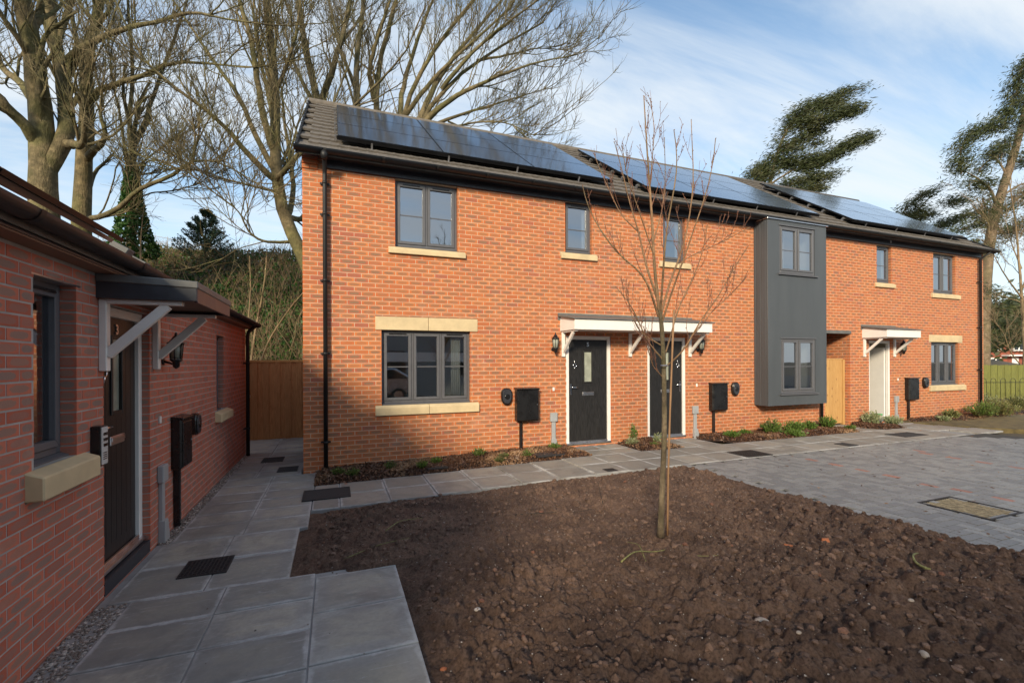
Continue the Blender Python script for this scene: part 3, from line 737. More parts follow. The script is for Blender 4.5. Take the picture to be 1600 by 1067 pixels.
for c in cells:
    i, r = c; x = -.06+i*TW+(TW/2 if r % 2 else 0); P = Vector((x, EY+r*gauge*CP, EZ+r*gauge*SP_))
    if x+TW > HL+.2: continue
    dz = random.uniform(-.002, .002)
    if c in single:
        o = bpy.data.objects.new('roof_tile', random.choice(tm)); C.objects.link(o); o.parent = rf; o.location = P+Vector((0, 0, dz)); o.rotation_euler = (math.radians(35), 0, 0)
    else:
        me = tm[(i*7+r) % 6]; i0 = len(rest.v); rest.v += [tuple(P+Rm @ v.co) for v in me.vertices]; rv = random.random()
        for p in me.polygons: rest.face(tuple(i0+k for k in p.vertices), None, rv)
rest.build('roof_tiles', 'tile', rf, kind='stuff')
for x in (-.085, HL+.05):
    vg = MB()
    for r in range(NC):
        P = Vector((x, EY+r*gauge*CP, EZ+r*gauge*SP_)); T = Matrix.Translation(P) @ Rm
        vg.box((0, 0, -.09), (.035, gauge+.02, .062), M4=T @ Matrix.Rotation(-.03, 4, 'X'))
    vg.build('verge', 'gutter', rf, label='dark plastic verge strip stepping up the roof edge')
MB().tube([(-.07, RY, RZ+.02), (HL+.07, RY, RZ+.02)], .09, 8).build('ridge', 'tile', rf)
# fascia, gutter, downpipes
MB().box((.36, -.045, 4.76), (HL-.2, .0, 4.93)).build('fascia', 'fascia', house, bevel=.004)
MB().box((.24, -.285, 4.89), (HL-.05, -.045, 4.905)).build('soffit', 'fascia', house)
def gutter(parent, p0, p1, out, r=.057, nj=8):
    """half round gutter from p0 to p1; out = horizontal unit vector away from wall"""
    p0, p1, out = Vector(p0), Vector(p1), Vector(out); d = (p1-p0).normalized(); m = MB(); S = 9
    prof = [(math.cos(PI+PI*k/S)*r, math.sin(PI+PI*k/S)*r) for k in range(S+1)]
    outer = prof+[(a*.9, b*.9) for a, b in reversed(prof)]
    def ring(P): return [tuple(P+out*a+Vector((0, 0, b))) for a, b in outer]
    i = len(m.v); m.v += ring(p0)+ring(p1); n = len(outer)
    for k in range(n): m.face((i+k, i+(k+1) % n, i+n+(k+1) % n, i+n+k), None, 0, k not in (S, n-1))
    m.face(tuple(i+k for k in range(n)), [(0, 0)]*n); m.face(tuple(i+n+k for k in reversed(range(n))), [(0, 0)]*n)
    go = m.build('gutter', 'gutter', parent)
    Ln = (p1-p0).length; pr = [(a*1.07, b*1.07) for a, b in prof]; w_ = d*.022; j = MB()
    j.v += [tuple(-w_+out*a+Vector((0, 0, b))) for a, b in pr]+[tuple(w_+out*a+Vector((0, 0, b))) for a, b in pr]
    for q in range(S): j.face((q, q+1, S+1+q+1, S+1+q), None, 0, True)
    jm = j.mesh('gutter_joint', 'gutter')
    for k in range(nj): link('gutter_joint', jm, go, loc=p0+d*(Ln*(k+.5)/nj))
    return go
gutter(house, (-.10, -.32, 4.935), (HL+.08, -.32, 4.935), (0, -1, 0), r=.064, nj=22)
def downpipe(parent, pts, clips, out):
    m = MB().tube(pts, .034, 10); po = m.build('downpipe', 'gutter', parent); out = Vector(out)
    for z in clips:
        b = Vector(pts[-1]); k = MB(); s_ = Vector((out.y, -out.x, 0))
        k.tube([(b.x, b.y, z-.02), (b.x, b.y, z+.02)], .04, 10)
        for sg in (-1, 1):
            c = b+s_*sg*.055-out*.045; k.box((c.x-.02, c.y-.012, z-.014), (c.x+.02, c.y+.012, z+.014))
        k.build('pipe_clip', 'gutter', po)
    return po
downpipe(house, [(.335, -.32, 4.87), (.335, -.30, 4.82), (.335, -.09, 4.70), (.335, -.075, 4.62), (.335, -.075, -.17)], (4.5, 4.0, 2.93, 1.75, .32), (0, -1, 0))
MB().lathe([(.06, .0), (.055, -.06), (.036, -.12)], (.335, -.32, 4.90), 12).build('gutter_outlet', 'gutter', house)
downpipe(house, [(19.02, -.32, 4.87), (19.02, -.08, 4.70), (19.02, -.08, -.1)], (4.0, 2.6, 1.3), (0, -1, 0))
downpipe(house, [(11.92, -.08, 4.75), (11.92, -.08, -.1)], (2.,), (0, -1, 0))
# corbelled kneeler bricks at the left eaves
kn = MB(); kn.box((-.003, -.035, 4.80), (.225, .08, 4.865), .3); kn.box((-.003, -.02, 4.725), (.105, .08, 4.79), .6); kn.box((.115, -.02, 4.725), (.225, .08, 4.79), .2); kn.box((-.003, -.05, 4.873), (.225, .08, 4.91), .8)
kn.build('kneeler', 'brick', house)

# ---- solar arrays
def solar(x0, x1, nx=3, ny=3, y0=.16, y1=3.02):
    ob = bpy.data.objects.new('solar_array', None); C.objects.link(ob); ob.parent = house
    rl = MB(); off = .13
    def S(x, y, h): return Vector((x, y, EZ+PT*(y-EY)))+Vector((0, -SP_, CP))*h
    T0 = Matrix.Translation(S(x0, y0, off)) @ Rm; Ls = (y1-y0)/CP
    pw = (x1-x0)/nx; ph = Ls/ny
    fm = MB(); gx = .012
    fm.box((gx/2, gx/2, 0), (pw-gx/2, ph-gx/2, .038)); fm.box((0, 0, .0), (0, 0, 0)) if False else None
    fmesh = fm.mesh('solar_panel', 'pframe'); gm = MB().box((gx/2+.011, gx/2+.011, .036), (pw-gx/2-.011, ph-gx/2-.011, .0395)).mesh('panel_glass', 'panel')
    for i in range(nx):
        for j in range(ny):
            p = bpy.data.objects.new('solar_panel', fmesh); C.objects.link(p); p.parent = ob; p.matrix_local = T0 @ Matrix.Translation((i*pw, j*ph, 0))
            q = bpy.data.objects.new('panel_glass', gm); C.objects.link(q); q.parent = ob; q.matrix_local = T0 @ Matrix.Translation((i*pw, j*ph, 0))
            q['label'] = 'dark glossy cell glass of a solar panel'
    for j in range(ny):
        for fy in (.22, .78):
            a = T0 @ Vector((-.03, (j+fy)*ph, -.045)); b = T0 @ Vector((x1-x0+.03, (j+fy)*ph, 0)); rl.box((-.04, (j+fy)*ph-.02, -.045), (x1-x0+.04, (j+fy)*ph+.02, -.003), M4=T0)
    rl.build('mounting_rail', 'rail', ob)
    ft = MB().box((-.01, -.02, -.03), (x1-x0+.01, .01, .03), M4=T0); ft.build('front_rail', 'pframe', ob)
    for k in range(4):
        xx = (k+.4)*(x1-x0)/4; MB().box((xx, -.035, -.09), (xx+.03, -.02, -.0), M4=T0).box((xx, -.06, -.105), (xx+.03, .03, -.0895), M4=T0).build('roof_hook', 'alu', ob)
    for j in range(ny):
        for fy in (.22, .78): MB().box((-.05, (j+fy)*ph-.03, -.12), (-.02, (j+fy)*ph+.03, -.02), M4=T0).build('roof_hook', 'alu', ob)
solar(.53, 5.87); solar(6.65, 11.98, y0=.10); solar(13.35, 18.6, y0=.14)

# ---- wall fittings (both houses)
def lantern(parent, T):
    """coach lantern; local frame: wall at y=0, outwards -y"""
    def xf(o): o.matrix_local = T; return o
    m = MB(); m.lathe([(.03, 0), (.034, .004), (.034, .012), (.02, .014)], (0, -.0, -.07), 10, M4=Matrix.Rotation(PI/2, 4, 'X'))
    m.tube([(0, -.01, -.07), (0, -.09, -.10), (0, -.105, -.06)], .010, 8)
    lo = m.build('wall_lantern', 'black', parent, label='black six sided coach lantern on the brick wall')
    m = MB(); m.lathe([(.005, .20), (.012, .19), (.012, .175), (.055, .115), (.075, .10), (.072, .092), (.06, .092)], (0, -.105, 0), 6); m.build('lantern_roof', 'black', lo)
    m = MB()
    for k in range(6):
        a = PI/3*k; m.tube([(.058*math.cos(a), -.105+.058*math.sin(a), .095), (.045*math.cos(a), -.105+.045*math.sin(a), -.05)], .005, 4)
    m.build('lantern_bars', 'black', lo)
    MB().lathe([(.054, .092), (.042, -.048)], (0, -.105, 0), 6).build('lantern_glass', 'glass2', lo)
    MB().lathe([(.02, .06), (.02, -.045)], (0, -.105, 0), 10).build('bulb', 'white', lo)
    MB().lathe([(.052, -.05), (.052, -.062), (.03, -.08), (.028, -.12), (.006, -.14)], (0, -.105, 0), 8).build('lantern_base', 'black', lo)
    lo.matrix_local = T; return lo
def meter(parent, T, w_=.45, h=.62, z=.49, pole=.62, dep=.15, glossy=True):
    m = MB(); m.box((0, -dep, z), (w_, 0, z+h)); mo = m.build('meter_box', 'black', parent, bevel=.018); mo.matrix_local = T
    MB().poly_prism([(.018, z+.02), (w_-.018, z+.02), (w_-.018, z+h-.055), (.018, z+h-.055)], -dep-.012, -dep, axis=1).build('meter_door', 'black', mo, bevel=.008)
    MB().poly_prism([(-dep-.02, z+h-.03), (-dep-.02, z+h-.005), (0, z+h+.012), (0, z+h-.03)], -.006, w_+.006, axis=0).build('meter_lid', 'black', mo, bevel=.006)
    px = w_*.25
    MB().box((px-.022, -.065, z-pole), (px+.022, -.005, z)).build('pipe_cover', 'black', mo, bevel=.006)
    MB().lathe([(.010, 0), (.010, .006)], (w_-.05, -dep-.012, z+h*.5), 8, M4=Matrix.Rotation(PI/2, 4, 'X')).build('lock', 'alu', mo)
    return mo
def flue(parent, T, z=.96, w_=.105, h=.155):
    m = MB(); pts = []
    for k in range(20):
        a = 2*PI*k/20; r = 1+.0*math.sin(a); wv = w_*(.92+.12*math.sin(a)) if False else w_*(1-.10*math.sin(-a))
        pts.append((math.copysign(abs(math.cos(a))**.75, math.cos(a))*w_*(1-.10*(-math.sin(a))), z+math.copysign(abs(math.sin(a))**.8, math.sin(a))*h))
    m.poly_prism(pts, -.07, 0, axis=1); fo = m.build('boiler_vent', 'black', parent, bevel=.012); fo.matrix_local = T
    MB().lathe([(.046, 0), (.052, .006), (.052, .02), (.040, .026)], (0, -.07, z-.0), 16, M4=Matrix.Rotation(PI/2, 4, 'X')).build('vent_ring', 'black', fo)
    q = MB().poly_prism([(p[0]*.86, z+(p[1]-z)*.86) for p in pts], -.088, -.07, axis=1); q.build('vent_face', 'fascia', fo, bevel=.008)
    return fo
def greybox(parent, T, z=.44, g_=-.1):
    m = MB(); m.box((-.075, -.055, z), (.075, 0, z+.17)); o = m.build('cable_box', 'grey', parent, bevel=.008); o.matrix_local = T
    MB().box((-.04, -.035, g_+.20), (.04, 0, z)).build('cable_duct', 'grey', o, bevel=.004)
    MB().poly_prism([(-.05, g_+.21), (.045, g_+.21), (.085, g_+.05), (.085, g_-.05), (-.055, g_-.05)], -.06, 0, axis=1).build('duct_foot', 'grey', o, bevel=.004)
    return o
def bell(parent, T):
    o = MB().box((-.02, -.018, -.035), (.02, 0, .035)).build('door_bell', 'white', parent, bevel=.004); o.matrix_local = T; return o
TR = Matrix.Translation
for x_ in (4.44, 8.02, 15.15): lantern(house, TR((x_, 0, 1.93)) @ Matrix.Scale(1.18, 4))
meter(house, TR((3.63, 0, 0))); meter(house, TR((8.33, 0, 0)), dep=.13); meter(house, TR((15.40, 0, 0)), dep=.12)
flue(house, TR((3.46, 0, 0))); flue(house, TR((9.09, 0, 0))); flue(house, TR((16.30, 0, 0)))
greybox(house, TR((4.44, 0, 0))); greybox(house, TR((7.93, 0, 0))); greybox(house, TR((15.0, 0, 0)))
bell(house, TR((4.45, 0, 1.07))); bell(house, TR((7.99, 0, 1.07))); bell(house, TR((15.1, 0, 1.07)))
bell(house, TR((14.73, -.045, 4.86)))

# ================================================================== BUNGALOW on the left
XW = -1.16
bung = empty('brick_bungalow', (0, 0, 0), 'low red brick bungalow in shade with a dark porch roof over door 3', 'bungalow')
# local frame for things on its wall: u along +Y?  wall outward = +X, so local x -> -Y ... use rotation +90deg about Z
def TB(y, z=0): return TR((XW, y, z)) @ Matrix.Rotation(PI/2, 4, 'Z')      # local x -> +Y, local -y -> +X (outwards)
YB0 = -8.4; LB = 2.22-YB0
bw = [(-4.56, -4.09, .98, 2.13), (-3.70, -2.77, -.17, 2.06), (-.14, .34, .88, 2.03)]
bs = [('window_sill', -4.65, -3.97, .81, .98), ('window_sill', -.24, .60, .73, .88)]
bh = [(a-YB0, b-YB0, c, d) for a, b, c, d in bw]+[(a-YB0, b-YB0, c, d) for _, a, b, c, d in bs]
def near_b(u, z):
    y = YB0+u; D = (XW-CAM[0])*FW[0]+(y-CAM[1])*FW[1]; return -abs(D-2.2)*1.0 if D > 2.0 else -50
bwall = brick_wall('wall', bung, (XW, YB0, 0), (0, 1, 0), LB, -.37, 2.27, bh, near=near_b, bmat='brickshade', mats=('mortardark',))
for (nm, a, b, c, d) in bs:
    MB().poly_prism([(XW+.085, c+.003), (XW+.085, d-.03), (XW+.0, d+.002), (XW-.08, d+.006), (XW-.08, c+.003)], a, b, axis=1).build(nm, 'stone', bung, bevel=.008)
Bz = lambda: TR((XW, 0, 0)) @ Matrix.Rotation(PI/2, 4, 'Z')
for (a, b, c, d) in (bw[0], bw[2]):
    window(bung, a, b, c, d, 1, y=.085, bar=0, T=Bz())
    r = room(bung, a, b, c, d, y0=.17); r.matrix_local = Bz()
    MB().box((a-.02, .0, d-.006), (b+.06, .09, d+.004)).build('steel_lintel', 'alu', bung).matrix_local = Bz()
door5(bung, bw[1][0], bw[1][1], -.055, 2.06, True, '3', T=Bz(), y=.09)
MB().box((bw[1][0]+.01, .0, -.17), (bw[1][1]-.01, .16, -.06)).build('door_step', 'fascia', bung).matrix_local = Bz()
bb = MB(); bb.box((-9.9, YB0, -.3), (XW-.12, YB0+.2, 2.3)); bb.poly_prism([(-9.8, -.3), (XW-.12, -.3), (XW-.12, 2.3), (-5.6, 4.85), (-9.8, 2.3)], 2.0, 2.215, axis=1); bb.box((-9.9, YB0, -.3), (-9.7, 2.1, 2.3))
bb.build('gable_wall', 'brick', bung, label='plain brick end and rear walls')
# roof 30 degrees rising towards -X
TB30 = math.tan(math.radians(29)); C3, S3 = math.cos(math.radians(29)), math.sin(math.radians(29))
ex, ez, rx = -1.0, 2.36, -5.6; rz = ez+TB30*(ex-rx)
r = MB(); r.poly_prism([(ex, ez-.01), (rx, rz-.01), (2*rx-ex, ez-.01), (2*rx-ex, ez-.07), (rx, rz-.07), (ex, ez-.07)], YB0-.1, 2.32, axis=1); br = r.build('roof', 'tile', bung)
Rb = Matrix.Rotation(PI/2, 4, 'Z') @ Matrix.Rotation(math.radians(29), 4, 'X')   # local x->+Y , local y-> up slope (-X)
gt = MB(); TLb = (ex-rx)/C3; ncb = int(TLb/gauge); nst = 0
single_b = []
for r_ in range(ncb):
    n = int((2.35-(YB0-.1))/TW)
    for i in range(n):
        y = YB0-.1+i*TW+(TW/2 if r_ % 2 else 0); P = Vector((ex-r_*gauge*C3, y, ez+r_*gauge*S3)); T = TR(P) @ Rb
        if r_ < 2 and y > -6.5 and y+TW < 2.36:
            o = bpy.data.objects.new('roof_tile', random.choice(tm)); C.objects.link(o); o.parent = br; o.matrix_local = T
        elif y+TW < 2.36:
            me = tm[(i*5+r_) % 6]; i0 = len(gt.v); gt.v += [tuple(T @ v.co) for v in me.vertices]; rv = random.random()
            for p in me.polygons: gt.face(tuple(i0+k for k in p.vertices), None, rv)
gt.build('roof_tiles', 'tile', br, kind='stuff')
vb = MB()
for r_ in range(ncb): vb.box((0, 0, -.06), (.035, gauge+.02, .065), M4=TR((ex-r_*gauge*C3, 2.33, ez+r_*gauge*S3)) @ Rb)
vb.build('verge', 'gutter', br)
MB().box((-1.16, YB0, 2.265), (-1.03, 2.25, 2.285)).build('soffit', simple('brown_eaves_soffit', (.22, .12, .075), .7), bung)  # plain brown board under the eaves
MB().box((-1.045, YB0, 2.275), (-1.02, 2.25, 2.40)).build('fascia', 'fascia', bung)
gutter(bung, (-.955, YB0, 2.385), (-.955, 2.34, 2.365), (1, 0, 0), r=.062, nj=8)
downpipe(bung, [(-.955, 1.98, 2.31), (-1.07, 1.98, 2.2), (-1.085, 1.98, 2.1), (-1.085, 1.98, -.19)], (1.6, .35), (1, 0, 0))
# solar panels low on the bungalow roof
ob = bpy.data.objects.new('solar_array', None); C.objects.link(ob); ob.parent = bung
pm = MB().box((0, 0, 0), (1.72, 1.04, .04)).mesh('solar_panel', 'pframe'); pg = MB().box((.012, .012, .038), (1.708, 1.028, .0415)).mesh('panel_glass', 'panel')
for i in range(3):
    for j in range(2):
        T = TR((-1.42, -2.6-1.74*(i+1), 2.36+TB30*.42+.165)) @ Rb @ TR((0, j*1.055, 0))
        for me, nm in ((pm, 'solar_panel'), (pg, 'panel_glass')):
            o = bpy.data.objects.new(nm, me); C.objects.link(o); o.parent = ob; o.matrix_local = T
rr = MB(); T = TR((-1.42, -7.82, 2.36+TB30*.42+.165)) @ Rb
for y in (.15, .85, 1.25, 1.9): rr.box((-.05, y-.02, -.045), (5.35, y+.02, -.004), M4=T)
for k in range(5): rr.box((.5+k*1.05, -.06, -.12), (.54+k*1.05, .15, -.10), M4=T)
rr.build('mounting_rail', 'rail', ob)
for k, yv in enumerate((-1.2, -.35)):
    MB().box((0, 0, .02), (.18, .2, .12), M4=TR((-1.9-.1*k, yv, 2.36+TB30*.95)) @ Rb).build('tile_vent', 'lead', br, bevel=.01)
# dark porch roof over door 3
cy0, cy1, cxf, zt = -3.83, -2.60, -.52, 2.24
pc = MB().poly_prism([(XW, zt+.03), (cxf, zt-.0), (cxf, zt-.055), (XW, zt-.03)], cy0, cy1, axis=1).build('porch_canopy', 'lead', bung, bevel=.006, label='flat dark porch roof over door 3 on white brackets')
MB().box((XW+.0, cy0+.01, zt-.155), (cxf-.01, cy0+.03, zt-.03)).build('side_board', 'fascia', pc, bevel=.003)
MB().box((XW+.0, cy1-.03, zt-.155), (cxf-.01, cy1-.01, zt-.03)).build('side_board', 'fascia', pc, bevel=.003)
MB().box((cxf-.03, cy0+.03, zt-.165), (cxf-.008, cy1-.03, zt-.05)).build('fascia_board', simple('purple_brown_board', (.12, .07, .065), .5), pc, bevel=.003)
MB().box((XW, cy0+.03, zt-.125), (cxf-.03, cy1-.03, zt-.11)).build('soffit', simple('brown_soffit', (.16, .10, .07), .6), pc)
for y in (-3.745, -2.67):
    zz_ = zt-.155
    b = MB().box((XW, y-.035, zz_-.54), (XW+.048, y+.035, zz_)).build('bracket', 'white', pc, bevel=.005)
    MB().box((XW+.048, y-.035, zz_-.032), (XW+.52, y+.035, zz_-.001)).build('bracket_arm', 'white', b, bevel=.004)
    p0 = Vector((XW+.04, 0, zz_-.42)); p1 = Vector((XW+.42, 0, zz_-.034)); dv = (p1-p0).normalized(); n_ = Vector((-dv.z, 0, dv.x))*.034
    MB().poly_prism([((p0+n_).x, (p0+n_).z), ((p0-n_).x, (p0-n_).z), ((p1-n_).x, (p1-n_).z), ((p1+n_).x, (p1+n_).z)], y-.024, y+.024, axis=1).build('brace', 'white', b, bevel=.004)
lantern(bung, TB(-2.42, 1.70) @ Matrix.Scale(1.1, 4)); meter(bung, TB(-2.19), w_=.36, h=.56, z=.46, dep=.10); flue(bung, TB(-1.42), z=.86, w_=.10, h=.135); greybox(bung, TB(-2.52), z=.42, g_=-.17); bell(bung, TB(-2.53, 1.04))
kp = MB().box((-.05, -.06, .86), (.05, 0, 1.15)).build('key_safe', 'black', bung, bevel=.004); kp.matrix_local = TB(-3.86)
MB().box((-.045, -.068, .87), (.045, -.06, 1.14)).build('key_plate', simple('pale_key_plate', (.55, .54, .52), .5), kp, bevel=.002)
for z in (1.09, 1.05, 1.01):
    for x_ in (-.025, .006): MB().box((x_, -.072, z-.010), (x_+.025, -.068, z+.010)).build('key_button', 'black', kp)
for z in (.955, .94, .925, .91): MB().box((-.028, -.071, z-.003), (.028, -.068, z+.003)).build('dial_wheel', 'black', kp)

# ================================================================== PAVING
path = MB()
for (x0, x1, y0, y1) in ((-1.16, .97, -9.5, -3.85), (-1.16, .12, -3.85, -2.63), (-1.16, .2, -2.63, .0), (-1.5, -.02, 0., 4.0)):
    path.box((x0+.006, y0, -.30), (x1-.006, y1-.001, -.178))
n = 12
for k in range(n):
    a = .2+(5.76-.2)*k/n; b = .2+(5.76-.2)*(k+1)/n; path.box((a, -2.05, -.30), (b, -.875, gz((a+b)/2)-.01))
path.box((5.76, -2.05, -.3), (14.2, -.875, -.098)); path.box((4.78, -.875, -.3), (5.86, -.002, -.098)); path.box((6.85, -.875, -.3), (7.82, -.002, -.098)); path.box((12.1, -.875, -.3), (13.05, .6, -.098)); path.box((13.85, -.875, -.3), (15.0, -.002, -.098))
patho = path.build('path', 'bedding', kind='structure')
slabcache = {}
def slab(x0, y0, x1, y1, z, warm=False, tilt=.0025):
    g_ = .005; w_, h = x1-x0-2*g_, y1-y0-2*g_
    key = (round(w_, 3), round(h, 3), warm)
    if key not in slabcache:
        m = MB(); e = .004; t = .04
        m.v += [(-w_/2, -h/2, -t), (w_/2, -h/2, -t), (w_/2, h/2, -t), (-w_/2, h/2, -t), (-w_/2, -h/2, -e), (w_/2, -h/2, -e), (w_/2, h/2, -e), (-w_/2, h/2, -e),
                (-w_/2+e, -h/2+e, 0), (w_/2-e, -h/2+e, 0), (w_/2-e, h/2-e, 0), (-w_/2+e, h/2-e, 0)]
        m.face((8, 9, 10, 11))
        for k in range(4): m.face((k, (k+1) % 4, 4+(k+1) % 4, 4+k), [(0, 0)]*4); m.face((4+k, 4+(k+1) % 4, 8+(k+1) % 4, 8+k), [(0, 0), (1, 0), (1, 0), (0, 0)])
        slabcache[key] = m.mesh('paving_slab', 'slabw' if warm else 'slab')
    o = bpy.data.objects.new('paving_slab', slabcache[key]); C.objects.link(o); o.parent = patho
    o.location = ((x0+x1)/2, (y0+y1)/2, z+random.uniform(-.002, .003)); o.rotation_euler = (random.uniform(-tilt, tilt), random.uniform(-tilt, tilt), random.uniform(-.002, .002)); return o
Z0 = -.17
for k in range(8):   # nearest run: three columns
    y1 = -3.85-.43*k
    slab(-.95, y1-.43, -.33, y1, Z0); slab(-.33, y1-.43, .32, y1, Z0)
    y2 = -3.93-.60*k
    if k < 6: slab(.32, y2-.60, .97, y2, Z0)
for k in range(2):
    y1 = -2.63-.61*k; slab(-1.1, y1-.61, -.49, y1, Z0); slab(-.49, y1-.61, .12, y1, Z0)
for k in range(6):
    y1 = -.03-.434*k; slab(-1.04, y1-.434, -.42, y1, Z0); slab(-.42, y1-.434, .20, y1, Z0)
for k in range(9):
    y1 = 3.9-.437*k; slab(-1.36 if k < 4 else -1.08, y1-.437, -.68, y1, Z0); slab(-.68, y1-.437, -.03, y1, Z0)
xx = [.205, .53]+[.53+.605*k for k in range(1, 23)]
for a, b in zip(xx[:-1], xx[1:]):
    zc = gz((a+b)/2) if b > .6 else -.168
    for (y0, y1) in ((-2.05, -1.46), (-1.46, -.87)): slab(a, y0, b, y1, zc, True)
for (a, b, yy_) in ((4.79, 5.33, -.87), (5.33, 5.87, -.87), (6.87, 7.35, -.87), (7.35, 7.83, -.87), (12.12, 12.6, -.87), (12.6, 13.05, -.87), (13.86, 14.43, -.87), (14.43, 15.0, -.87)):
    slab(a, yy_, b, yy_+.435, -.09, True); slab(a, yy_+.435, b, -.005, -.09, True)
for a, y0, y1 in ((12.15, 0, .55),): slab(a, y0, 13.0, y1, -.09, True)
slab(14.0, -1.46, 14.6, -.87, -.09, True); slab(14.6, -1.46, 15.2, -.87, -.09, True); slab(13.84+.6, -2.05, 15.4, -1.46, -.09, True)

# block paved plaza
plaza = MB(); plaza.box((5.74, -12, -.30), (14.6, -2.055, -.104)); plazao = plaza.build('paved_court', simple('dark_joint_sand', (.055, .052, .048), .95), kind='structure')
kerb = MB()
k = MB(); k.box((5.745, -11, -.3), (5.795, -2.06, -.083)); k.build('edging', 'bedding', plazao, bevel=.004)
blocks = []
a_, b_ = .1, .2
def okb(cx_, cy_): return cx_ > 5.86 and cx_ < 14.6-max(0, (cy_+3.2)*1.2) and -9.5 < cy_ < -2.12
for i in range(-10, 150):                       # 90 degree herringbone: an L shaped pair repeated on a lattice
    for j in range(-120, 120):
        ox = 5.0+.1*(i)+.2*j*1.0; oy = -9.6+.1*i-.2*j*0+0
        ox = 4.0+.1*i+.4*j*.5*1; oy = -10+.1*i-.4*j*.5
        if not (5.4 < ox < 15 and -9.8 < oy < -1.9): continue
        for (px, py, w_, h_) in ((ox, oy, .2, .1), (ox+.2, oy-.1, .1, .2)):
            cx_, cy_ = px+w_/2, py+h_/2
            if okb(cx_, cy_) and px > 5.895 and not (6.93 < cx_ < 7.55 and -5.35 < cy_ < -4.72): blocks.append((px, py, w_, h_))
blocks = list(dict.fromkeys((round(p[0], 3), round(p[1], 3), p[2], p[3]) for p in blocks))
for kk_ in range(38): blocks.append((5.797, -9.6+.2*kk_, .1, .2))
red = set()
for q in range(9): red.add((8.10, -2.75-.39*q))
for q in range(9): red.add((10.55, -2.7-.385*q))
redset = set()
for r_ in red: redset.add(min((p for p in blocks if p[3] > .15), key=lambda p: abs(p[0]+.05-r_[0])+abs(p[1]+.1-r_[1])))
def isred(p): return p in redset
blocks.sort(key=lambda p: (p[0]-CAM[0])*FW[0]+(p[1]-CAM[1])*FW[1] if (p[0]-CAM[0])*RT[0]+(p[1]-CAM[1])*RT[1] < 1.2*((p[0]-CAM[0])*FW[0]+(p[1]-CAM[1])*FW[1]) else 99)
bm = {}; rest = MB(); nsing = 0
for p in blocks:
    rd = isred(p); rv = random.random(); z = -.086+random.uniform(-.0025, .0025); g_ = .0042
    if nsing < 300 and not rd:
        key = (p[2] > p[3], int(rv*6))
        if key not in bm: bm[key] = MB().box((-p[2]/2+g_, -p[3]/2+g_, -.03), (p[2]/2-g_, p[3]/2-g_, 0), rv).mesh('paving_block', 'sett')
        o = bpy.data.objects.new('paving_block', bm[key]); C.objects.link(o); o.parent = plazao; o.location = (p[0]+p[2]/2, p[1]+p[3]/2, z); nsing += 1
    else:
        rest.cur = 1 if rd else 0; rest.box((p[0]+g_, p[1]+g_, z-.03), (p[0]+p[2]-g_, p[1]+p[3]-g_, z), rv)
rest.build('paving_blocks', ('sett', 'settred'), plazao, kind='stuff')
# road beyond and worn lawn
MB().box((14.0, -30, -.3), (60, -2.9, -.112)).build('road', 'asphalt', kind='structure')
lw = MB(); lw.poly_prism([(15.0, -.02), (15.1, -.6), (15.5, -1.7), (16.0, -2.3), (18, -3.3), (30, -5), (40, 2), (34, 12), (20.5, 9), (19.4, -.02)], -.3, -.075, axis=2); lw.build('lawn', 'lawn', kind='structure')

# covers and grates set in the paving
def cover(name, x0, x1, y0, y1, z, mat, label, cat, grid=0):
    o = MB().box((x0, y0, z-.02), (x1, y1, z+.004)).build(name, mat, bevel=.002); tag(o, label, cat)
    fr_ = MB(); t = .012
    for (a, b, c, d) in ((x0-t, x1+t, y0-t, y0), (x0-t, x1+t, y1, y1+t), (x0-t, x0, y0, y1), (x1, x1+t, y0, y1)): fr_.box((a, c, z-.02), (b, d, z+.006))
    fr_.build('cover_frame', 'iron', o)
    if grid:
        gr = MB(); n = int((x1-x0)/grid); m_ = int((y1-y0)/grid)
        for k in range(1, n): gr.box((x0+k*(x1-x0)/n-.004, y0, z+.004), (x0+k*(x1-x0)/n+.004, y1, z+.009))
        for k in range(1, m_): gr.box((x0, y0+k*(y1-y0)/m_-.004, z+.004), (x1, y0+k*(y1-y0)/m_+.004, z+.0088))
        gr.build('grate_bars', 'iron', o)
    return o
cover('drain_grate', -.735, -.40, -3.545, -3.21, -.166, 'iron', 'dark square drain grate in the slabs before door 3', 'drain grate', .03)
cover('inspection_cover', .085, .655, -1.63, -1.15, -.160, 'tar', 'large black inspection cover where the two paths meet', 'manhole cover')
cover('inspection_cover', -.40, -.12, .0+.25, .60, -.166, 'tar', 'small dark cover in the alley path nearer the corner of the orange house', 'manhole cover')
cover('inspection_cover', -.75, -.42, 1.15, 1.55, -.166, 'tar', 'small dark cover deeper in the alley towards the timber fence', 'manhole cover')
cover('inspection_cover', 7.25, 7.82, -2.03, -1.58, -.086, 'iron', 'recessed dark cover in the path edge beside the block paving', 'manhole cover', .05)
cover('drain_grate', 4.40, 4.56, -2.0, -1.86, -.088, 'iron', 'tiny square gully grate in the path behind the young tree', 'drain grate', .03)
cover('inspection_cover', 9.95, 10.2, -2.0, -1.72, -.086, 'tar', 'small dark square cover in the path before the mulch bed under the bay', 'manhole cover')
cover('inspection_cover', 12.2, 13.0, -1.75, -1.35, -.086, 'tar', 'dark cover in the path before the timber gate', 'manhole cover')
cover('inspection_cover', 3.75, 4.25, -.82, -.56, -.030, 'tar', 'grey cover half buried in the mulch beside door 5', 'manhole cover')
cover('inspection_cover', 1.85, 2.15, -.82, -.60, -.075, 'tar', 'grey cover half buried in the mulch under the wide lower window', 'manhole cover')
